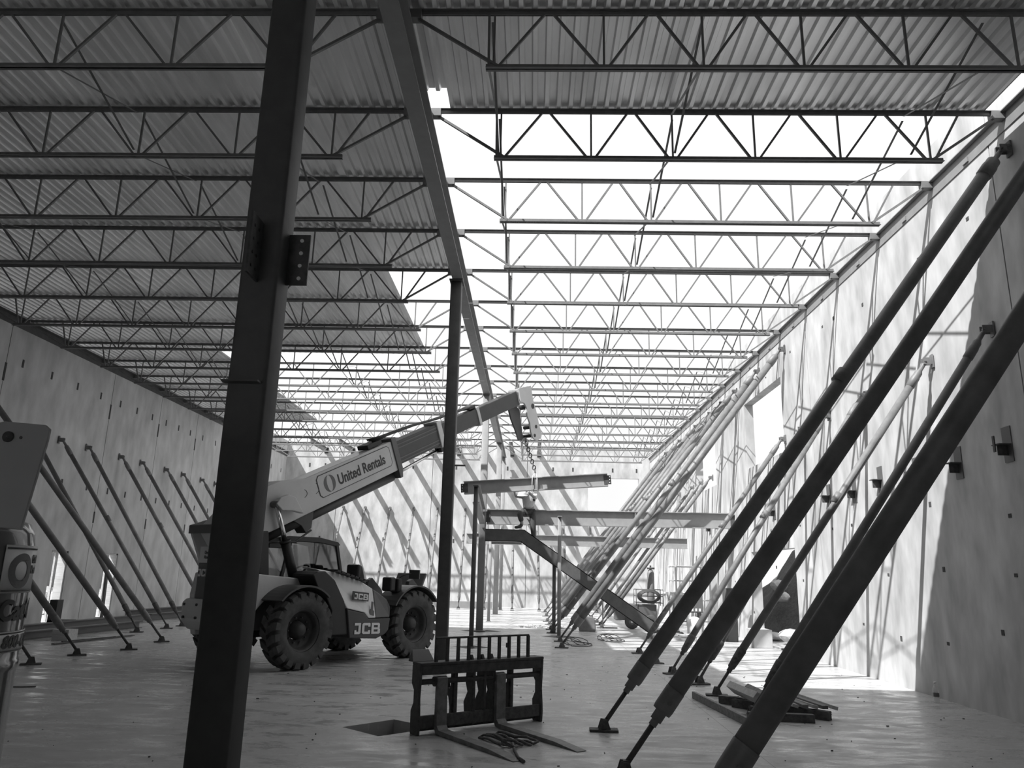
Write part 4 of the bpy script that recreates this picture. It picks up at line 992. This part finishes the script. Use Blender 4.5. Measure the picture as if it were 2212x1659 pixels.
# ================================================================== LEFT SIDE FLOOR STEEL
def fbeam(a, b, d, wd_, z, label, m=None):
    a = V((a[0], a[1], z+d/2)); b = V((b[0], b[1], z+d/2))
    o = MB().ibeam(a, b, d, wd_).build('stored_beam', m or m_mgrey, loc=(a.x, a.y, 0)); return tag(o, label, 'steel beam', 'steel beams stored along the left wall')
fbeam((-11.6, 16.5), (-11.2, 22.6), .22, .16, 0, 'stored steel beam on the floor in front of the two left windows')
fbeam((-10.9, 15.2), (-10.3, 20.6), .18, .2, 0, 'stored steel beam nearest the camera along the left wall')
fbeam((-11.9, 22.9), (-11.2, 30.5), .3, .2, 0, 'long stored steel beam beyond the second left window')
fbeam((-11.35, 23.2), (-10.7, 29.2), .2, .2, 0, 'stored steel beam in front of the long one beyond the windows')
o = MB().box((-11.9, 21.6, .85), (.05, .09, 1.7), Matrix.Rotation(.05, 3, 'X')).build('prop_post', m_primer, loc=(-11.9, 21.6, 0)); tag(o, 'dark upright prop standing between the two left windows', 'prop')
o = MB().prism([(-.25, 0), (.25, 0), (.2, .12), (.05, .3), (-.2, .2)], V((-10.5, 15.0, 0)), X_, Z_, V((0, .8, 0))).build('covered_sack', m_wood, loc=(-10.5, 15.2, 0), bevel=.05); tag(o, 'grey lumpy sack on the floor behind the first left brace foot', 'sack')
o = MB().bx(-10.2, -9.85, 16.7, 17.05, .0, .22).build('cardboard_box', m_wood_l, loc=(-10, 16.9, 0)); tag(o, 'small pale box on the floor beside the stored beams', 'box')
w = MB(); w.bar((-9.6, 15.8, .02), (-9.2, 18.2, .02), .08, .02); w.bar((-9.66, 16.2, .03), (-9.3, 17.6, .03), .05, .02)
tag(w.build('flat_strap', m_iron, loc=(-10, 17, 0)), 'dark flat metal strip lying on the floor near the left braces', 'metal strip')
w = MB(); w.bx(-12.1, -11.9, 19.5, 19.75, 0, .7); w.bx(-12.1, -11.7, 19.5, 20.1, 0, .2); tag(w.build('machine_stand', m_black, loc=(-12, 19.7, 0)), 'small black machine standing in front of the first left window', 'machine')
tag(MB().box((-6.72, 10.5, .006), (.35, .05, .012), Matrix.Rotation(.3, 3, 'Z')).build('wood_splinter', m_rust, loc=(-6.72, 10.5, 0)), 'flat dark scrap of wood on the open floor at the lower left', 'scrap')
# board by the back wall on the floor
o = MB().bx(-6.2, -1.8, YB-2.0, YB-1.75, .0, .30).build('floor_beam', m_beam, loc=(-4, YB-2, 0)); tag(o, 'steel beam lying on the floor across the foot of the back wall', 'steel beam')
w = MB(); rng = random.Random(31)
for k in range(60):
    w.box((rng.uniform(-.3, 1.2), rng.uniform(24.3, 25.6), .015), (rng.uniform(.03, .25), rng.uniform(.02, .08), .02), Matrix.Rotation(rng.uniform(0, 3), 3, 'Z'))
tag(w.build('packing_scraps', m_wood_l, loc=(.4, 25, 0)), 'scattered pale packing scraps on the sunlit floor beyond the columns', 'scraps', kind='stuff')
w = MB(); rng = random.Random(77)
for k in range(110):
    x = rng.uniform(-5, 5.6); y = rng.uniform(6.8, 15); s = rng.uniform(.005, .012)
    w.box((x, y, s*.4), (s*rng.uniform(1, 3), s, s*.8), Matrix.Rotation(rng.uniform(0, 3), 3, 'Z'))
tag(w.build('floor_debris', m_iron, loc=(0, 10, 0)), 'small dark chips and screws scattered over the near concrete floor', 'debris', kind='stuff')

# ================================================================== FOREGROUND CYLINDER WITH GUARD PLATE
nt = thing('boom_lift_mast', 'glossy rounded machine post with stickers under a flat guard plate at the left edge', 'machine part', (-1.86, 2.5, 0))
def rot(x, y): return V((x, y, 0))
# guard plate with rounded corner and bolt
gp = [(-.50, 1.74), (-.50, 2.0), (-.165, 2.045), (-.14, 2.052), (.0, 2.042), (.018, 2.028), (.016, 1.99), (-.02, 1.71), (-.02, 1.70)]
OX, OY = -1.615, 2.42
m_plate = mat('satin_machine_paint', .30, .5, n_amp=.06, n_scale=5)
g = MB().prism(gp, V((OX, OY, 0)), X_, Z_, V((-.0, .012, 0))).build('guard_plate', m_plate, nt, world=True, bevel=.002)
k = MB().lathe(V((OX-.115, OY-.012, 2.0)), V((0, 1, 0)), [(.001, 0), (.008, 0), (.010, .004), (.018, .006), (.018, .014)], 20).build('bolt', m_iron, g, world=True)
MB().tube((OX-.073, OY-.002, 1.998), (OX-.073, OY+.002, 1.998), .005, n=10).build('small_hole', m_decal_d, g, world=True)
# glossy tube body, leaning slightly, rounded shoulder
pr_ = [(.001, .79), (.20, .79), (.235, .775), (.252, .74), (.26, .68)]+[(.262, .4), (.262, .33), (.266, .325), (.266, .30), (.262, .295), (.262, -.4)]
tb = MB().lathe(V((OX-.36, OY+.14, .955)), V((0, 0, 1)), [(r_, h_) for r_, h_ in pr_], 48).build('post_body', m_mgrey, nt, world=True)
cc = V((OX-.36, OY+.14, 0)); RT = .2645
m_gloss = mat('glossy_machine_paint', .16, .16, n_amp=.35, n_scale=3, coat=.6, stretch=(1, 1, .4)); tb.data.materials.clear(); tb.data.materials.append(m_gloss)
def curved(a0, a1, z0, z1, r_, name, m, parent, n=14):
    w = MB(); vs = []; 
    for i in range(n+1):
        a = math.radians(a0+(a1-a0)*i/n)
        for z in (z0, z1): vs += [cc+V((math.cos(a)*r_, math.sin(a)*r_, z)), cc+V((math.cos(a)*(r_-.002), math.sin(a)*(r_-.002), z))]
    fs = []
    for i in range(n): o = 4*i; fs += [(o, o+4, o+6, o+2), (o+1, o+3, o+7, o+5), (o, o+1, o+5, o+4), (o+2, o+6, o+7, o+3)]
    w.add(vs, fs, True); return w.build(name, m, parent, world=True)
s1 = curved(-15, 38, 1.50, 1.655, RT, 'logo_sticker', m_white, nt)
curved(-14, 37, 1.506, 1.511, RT+.001, 'sticker_border', m_decal_d, s1); curved(-14, 37, 1.643, 1.648, RT+.001, 'sticker_border', m_decal_d, s1)
def wrap(txt, size, ang, z, m, parent, name='lettering', bold=.002, italic=0):
    cu = bpy.data.curves.new('t', 'FONT'); cu.body = txt; cu.size = size; cu.extrude = .0004; cu.offset = bold; cu.shear = italic
    ob = bpy.data.objects.new('t', cu); COL.objects.link(ob)
    me = bpy.data.meshes.new_from_object(ob.evaluated_get(bpy.context.evaluated_depsgraph_get()))
    COL.objects.unlink(ob); bpy.data.objects.remove(ob)
    bm = bmesh.new(); bm.from_mesh(me); bmesh.ops.triangulate(bm, faces=bm.faces)
    bmesh.ops.subdivide_edges(bm, edges=[e for e in bm.edges if abs(e.verts[0].co.x-e.verts[1].co.x) > .01], cuts=3); bm.to_mesh(me); bm.free()
    im = MW[parent.name].inverted()
    for v in me.vertices:
        a = math.radians(ang)+v.co.x/RT; r_ = RT+.0012+v.co.z
        v.co = im @ (cc+V((math.cos(a)*r_, math.sin(a)*r_, z+v.co.y)))
    me.materials.clear(); me.materials.append(m); me.name = name
    t = bpy.data.objects.new(name, me); COL.objects.link(t); t.parent = parent; MW[t.name] = MW[parent.name]; return t
wrap('O', .145, -10, 1.523, m_mgrey, s1, 'emblem_ring', bold=.006)
wrap('United\nRentals', .035, 17, 1.60, m_decal_d, s1)
wrap('Cat Class', .09, -12, 1.415, m_decal_d, nt, bold=.003)
s2 = curved(-90, 38, 1.312, 1.378, RT+.003, 'phone_sticker', m_white, nt, 24)
curved(-90, 38, 1.315, 1.319, RT+.004, 'sticker_border', m_decal_d, s2, 24); curved(-90, 38, 1.371, 1.375, RT+.004, 'sticker_border', m_decal_d, s2, 24)
RT += .004
wrap('800-UR-RENTS', .056, -6, 1.327, m_decal_d, s2, bold=.0015, italic=.2)
RT -= .004
MB().lathe(cc+V((0, 0, .0)), V((0, 0, 1)), [(.001, .0), (.30, .0), (.30, .03), (.262, .05), (.262, .60)], 40).build('post_foot', m_mgrey, nt, world=True)

# ================================================================== WORKER
pz = thing('person', 'worker in a light shirt, dark trousers and hard hat reaching up to the hanging beam', 'person', (.0, 21.9, 2.8))
def skin(name, nodes, edges, m, parent, lvl=2):
    me = bpy.data.meshes.new(name); im = MW[parent.name].inverted()
    me.from_pydata([tuple(im @ V(n[0])) for n in nodes], edges, []); o = bpy.data.objects.new(name, me); COL.objects.link(o); o.parent = parent
    MW[o.name] = MW[parent.name]
    me.materials.append(m); md = o.modifiers.new('skin', 'SKIN'); md.use_smooth_shade = True
    for i, n in enumerate(nodes):
        r_ = n[1]; me.skin_vertices[0].data[i].radius = (r_ if isinstance(r_, tuple) else (r_, r_)); me.skin_vertices[0].data[i].use_root = (i == 0)
    s = o.modifiers.new('sub', 'SUBSURF'); s.levels = lvl; s.render_levels = lvl; return o
bx_, by_, bz_ = -.12, 22.24, 3.40          # pelvis
hip = V((bx_, by_, bz_))
nodes = [(hip, (.15, .11)), (hip+V((.0, -.02, .18)), (.14, .10)), (hip+V((.0, -.05, .36)), (.17, .11)), (hip+V((-.03, -.12, .44)), (.10, .09)), (hip+V((-.09, -.20, .42)), .055), (hip+V((-.14, -.28, .34)), .08), (hip+V((-.18, -.33, .35)), .09), (hip+V((-.19, -.34, .41)), .06),
         (hip+V((-.17, -.08, .40)), .065), (hip+V((-.36, -.22, .36)), .048), (hip+V((-.42, -.36, .50)), .036), (hip+V((-.42, -.38, .54)), .03),
         (hip+V((.17, -.08, .40)), .065), (hip+V((.16, -.32, .34)), .048), (hip+V((.02, -.46, .44)), .036), (hip+V((-.0, -.48, .50)), .03),
         (hip+V((-.11, -.02, -.06)), .10), (hip+V((-.26, -.26, -.12)), .075), (hip+V((-.18, -.22, -.41)), .05), (hip+V((-.19, -.21, -.45)), .045),
         (hip+V((.11, 0, -.06)), .10), (hip+V((.14, -.05, -.46)), .075), (hip+V((.16, .0, -.84)), .05), (hip+V((.16, .0, -.88)), .045)]
edges = [(0, 1), (1, 2), (2, 3), (3, 4), (4, 5), (5, 6), (6, 7), (2, 8), (8, 9), (9, 10), (10, 11), (2, 12), (12, 13), (13, 14), (14, 15), (0, 16), (16, 17), (17, 18), (18, 19), (0, 20), (20, 21), (21, 22), (22, 23)]
skin('body', nodes, edges, m_skin, pz)
# clothing
skin('shirt', [(hip+V((0, -.01, -.02)), (.185, .14)), (hip+V((0, -.02, .18)), (.17, .13)), (hip+V((0, -.05, .36)), (.19, .13)), (hip+V((-.03, -.12, .43)), (.11, .10)), (hip+V((-.17, -.08, .39)), .082), (hip+V((-.30, -.18, .37)), .066), (hip+V((.17, -.08, .39)), .082), (hip+V((.165, -.26, .355)), .066)],
     [(0, 1), (1, 2), (2, 3), (2, 4), (4, 5), (2, 6), (6, 7)], m_shirt, pz)
skin('trousers', [(hip+V((0, 0, .0)), (.165, .125)), (hip+V((-.11, -.02, -.07)), .115), (hip+V((-.26, -.26, -.12)), .092), (hip+V((-.185, -.23, -.37)), .072),
                  (hip+V((.11, 0, -.07)), .115), (hip+V((.14, -.05, -.46)), .09), (hip+V((.16, 0, -.80)), .07)],
     [(0, 1), (1, 2), (2, 3), (0, 4), (4, 5), (5, 6)], m_jean, pz)
def boot(a, lean=(0, 0)):
    skin('boot', [(a+V((0, 0, .06)), .06), (a+V((-.01, 0, -.03)), .062), (a+V((-.10, -.04, -.06)), .05), (a+V((-.20, -.07, -.075)), .042)], [(0, 1), (1, 2), (2, 3)], m_boot, pz)
boot(hip+V((-.19, -.21, -.45))); boot(hip+V((.16, .0, -.90)))
hc = hip+V((-.18, -.33, .35))
MB().lathe(hc+V((0, .0, .035)), V((-.05, -.25, 1)), [(.155, 0), (.14, .005), (.125, .02), (.12, .07), (.085, .12), (.03, .14), (.001, .142)], 24).build('hard_hat', m_helmet, pz, world=True)
# face features
fd = V((-.25, -.9, .1)).normalized()
w = MB(); sd_ = fd.cross(V((0, 0, 1))).normalized()
w.lathe(hc+fd*.085+V((0, 0, -.02)), fd, [(.018, -.02), (.015, .01), (.004, .03), (.001, .031)], 8); w.build('nose', m_skin, pz, world=True)
w = MB()
for s in (-1, 1): w.lathe(hc+fd*.082+sd_*s*.034+V((0, 0, .01)), fd, [(.012, 0), (.01, .006), (.001, .008)], 8)
w.bar(hc+fd*.086-sd_*.025+V((0, 0, -.055)), hc+fd*.086+sd_*.025+V((0, 0, -.055)), .006, .006); w.build('eyes_and_mouth', m_boot, pz, world=True)
w = MB()
for s in (-1, 1): w.lathe(hc+sd_*s*.085, sd_*s, [(.03, -.01), (.025, .01), (.001, .014)], 10)
w.build('ears', m_skin, pz, world=True)
def hand(wr, up, side, nm):
    up = V(up).normalized(); side = V(side).normalized(); n_ = up.cross(side)
    nodes = [(wr, .030), (wr+up*.05, (.042, .020)), (wr+up*.09, (.042, .018))]; ed = [(0, 1), (1, 2)]
    for k in range(4):
        b = wr+up*.095+side*(-.030+.02*k); l = (.075, .085, .08, .06)[k]; i0 = len(nodes)
        nodes += [(b, .009), (b+up*l*.5+n_*.006, .0085), (b+up*l+n_*.03, .0075)]; ed += [(2, i0), (i0, i0+1), (i0+1, i0+2)]
    i0 = len(nodes); nodes += [(wr+up*.035-side*.04, .011), (wr+up*.075-side*.065+n_*.01, .0095)]; ed += [(1, i0), (i0, i0+1)]
    o = skin(nm, nodes, ed, m_skin, pz, 1)
hand(hip+V((-.42, -.38, .54)), (-.3, -.3, .8), (1, .2, .2), 'hand'); hand(hip+V((-.0, -.48, .50)), (-.2, -.2, 1), (-1, .2, 0), 'hand')
w = MB(); w.lathe(hip+V((0, 0, -.01)), V((0, 0, 1)), [(.175, -.02), (.18, 0), (.175, .03)], 20); w.build('tool_belt', m_boot, pz, world=True)

# ================================================================== OUTSIDE
o = MB().bx(-80, 80, -60, 140, -.6, -.36).build('ground', m_ground); struct(o)
o = MB().bx(XL-60, XL-T, -20, 90, -.35, -.02).build('ground', m_ground); struct(o)
o = MB().bx(XR+T, XR+40, -20, 90, -.35, -.02).build('ground', m_ground); struct(o)
rng = random.Random(5)
def mound(cx_, cy_, rx, ry, h, m, label, name='dirt_mound', n=36):
    w = MB(); vs = []; ph = [rng.uniform(0, 6) for _ in range(6)]
    for j in range(n+1):
        for i in range(n+1):
            u, v = i/n*2-1, j/n*2-1; r_ = math.sqrt(u*u+v*v)
            z = h*max(0, 1-r_**1.6)*(1+.12*math.sin(6*u+ph[0])*math.cos(5*v+ph[1]))+.06*h*math.sin(17*u+ph[2])*math.sin(15*v+ph[3])*(r_ < .95)
            vs.append((cx_+u*rx, cy_+v*ry, z-.03))
    w.add(vs, [(j*(n+1)+i, j*(n+1)+i+1, (j+1)*(n+1)+i+1, (j+1)*(n+1)+i) for j in range(n) for i in range(n)], True)
    return tag(w.build(name, m, loc=(cx_, cy_, 0)), label, 'dirt mound')
mound(11.2, 24.9, 4.6, 6.6, 3.9, m_dirt, 'dark earth bank outside the ground opening in the right wall')
def rock(c, s, label, m=None):
    bm = bmesh.new(); bmesh.ops.create_icosphere(bm, subdivisions=2, radius=1)
    for v in bm.verts: v.co = V((v.co.x*s[0], v.co.y*s[1], v.co.z*s[2]))*(1+rng.uniform(-.12, .12))
    me = bpy.data.meshes.new('rock'); bm.to_mesh(me); bm.free(); me.materials.append(m or m_stone); o = bpy.data.objects.new('rock', me); COL.objects.link(o)
    o.location = c; return tag(o, label, 'rock', 'rocks outside the ground opening')
rock((6.62, 21.9, .1), (.32, .26, .12), 'flat pale slab of rock outside, low at the left of the earth bank')
rock((6.7, 20.7, .2), (.3, .26, .18), 'pale angular rock outside just beyond the concrete block')
rock((7.35, 23.5, 1.42), (.24, .34, .18), 'large pale rock lying high on the dark earth bank')
rock((7.25, 22.9, 1.12), (.2, .26, .15), 'small pale rock on the earth bank, nearer and lower than the large one')
# rubble outside left windows
w = MB()
for k in range(220):
    x = rng.uniform(-30, -14); y = rng.uniform(20, 48); s = rng.uniform(.08, .45)
    w.box((x, y, s*.35-.02), (s*1.5, s, s*.7), Euler((rng.uniform(-.5, .5), rng.uniform(-.5, .5), rng.uniform(0, 3))).to_matrix())
tag(w.build('rubble', m_stone, loc=(-20, 34, 0)), 'bright rubble on the ground outside the left windows', 'rubble', kind='stuff')
o = MB().bx(-36, -30, 46, 58, 0, 2.6).build('stored_container', m_mgrey, loc=(-33, 52, 0)); tag(o, 'grey box shape far outside, seen through the left windows', 'container')
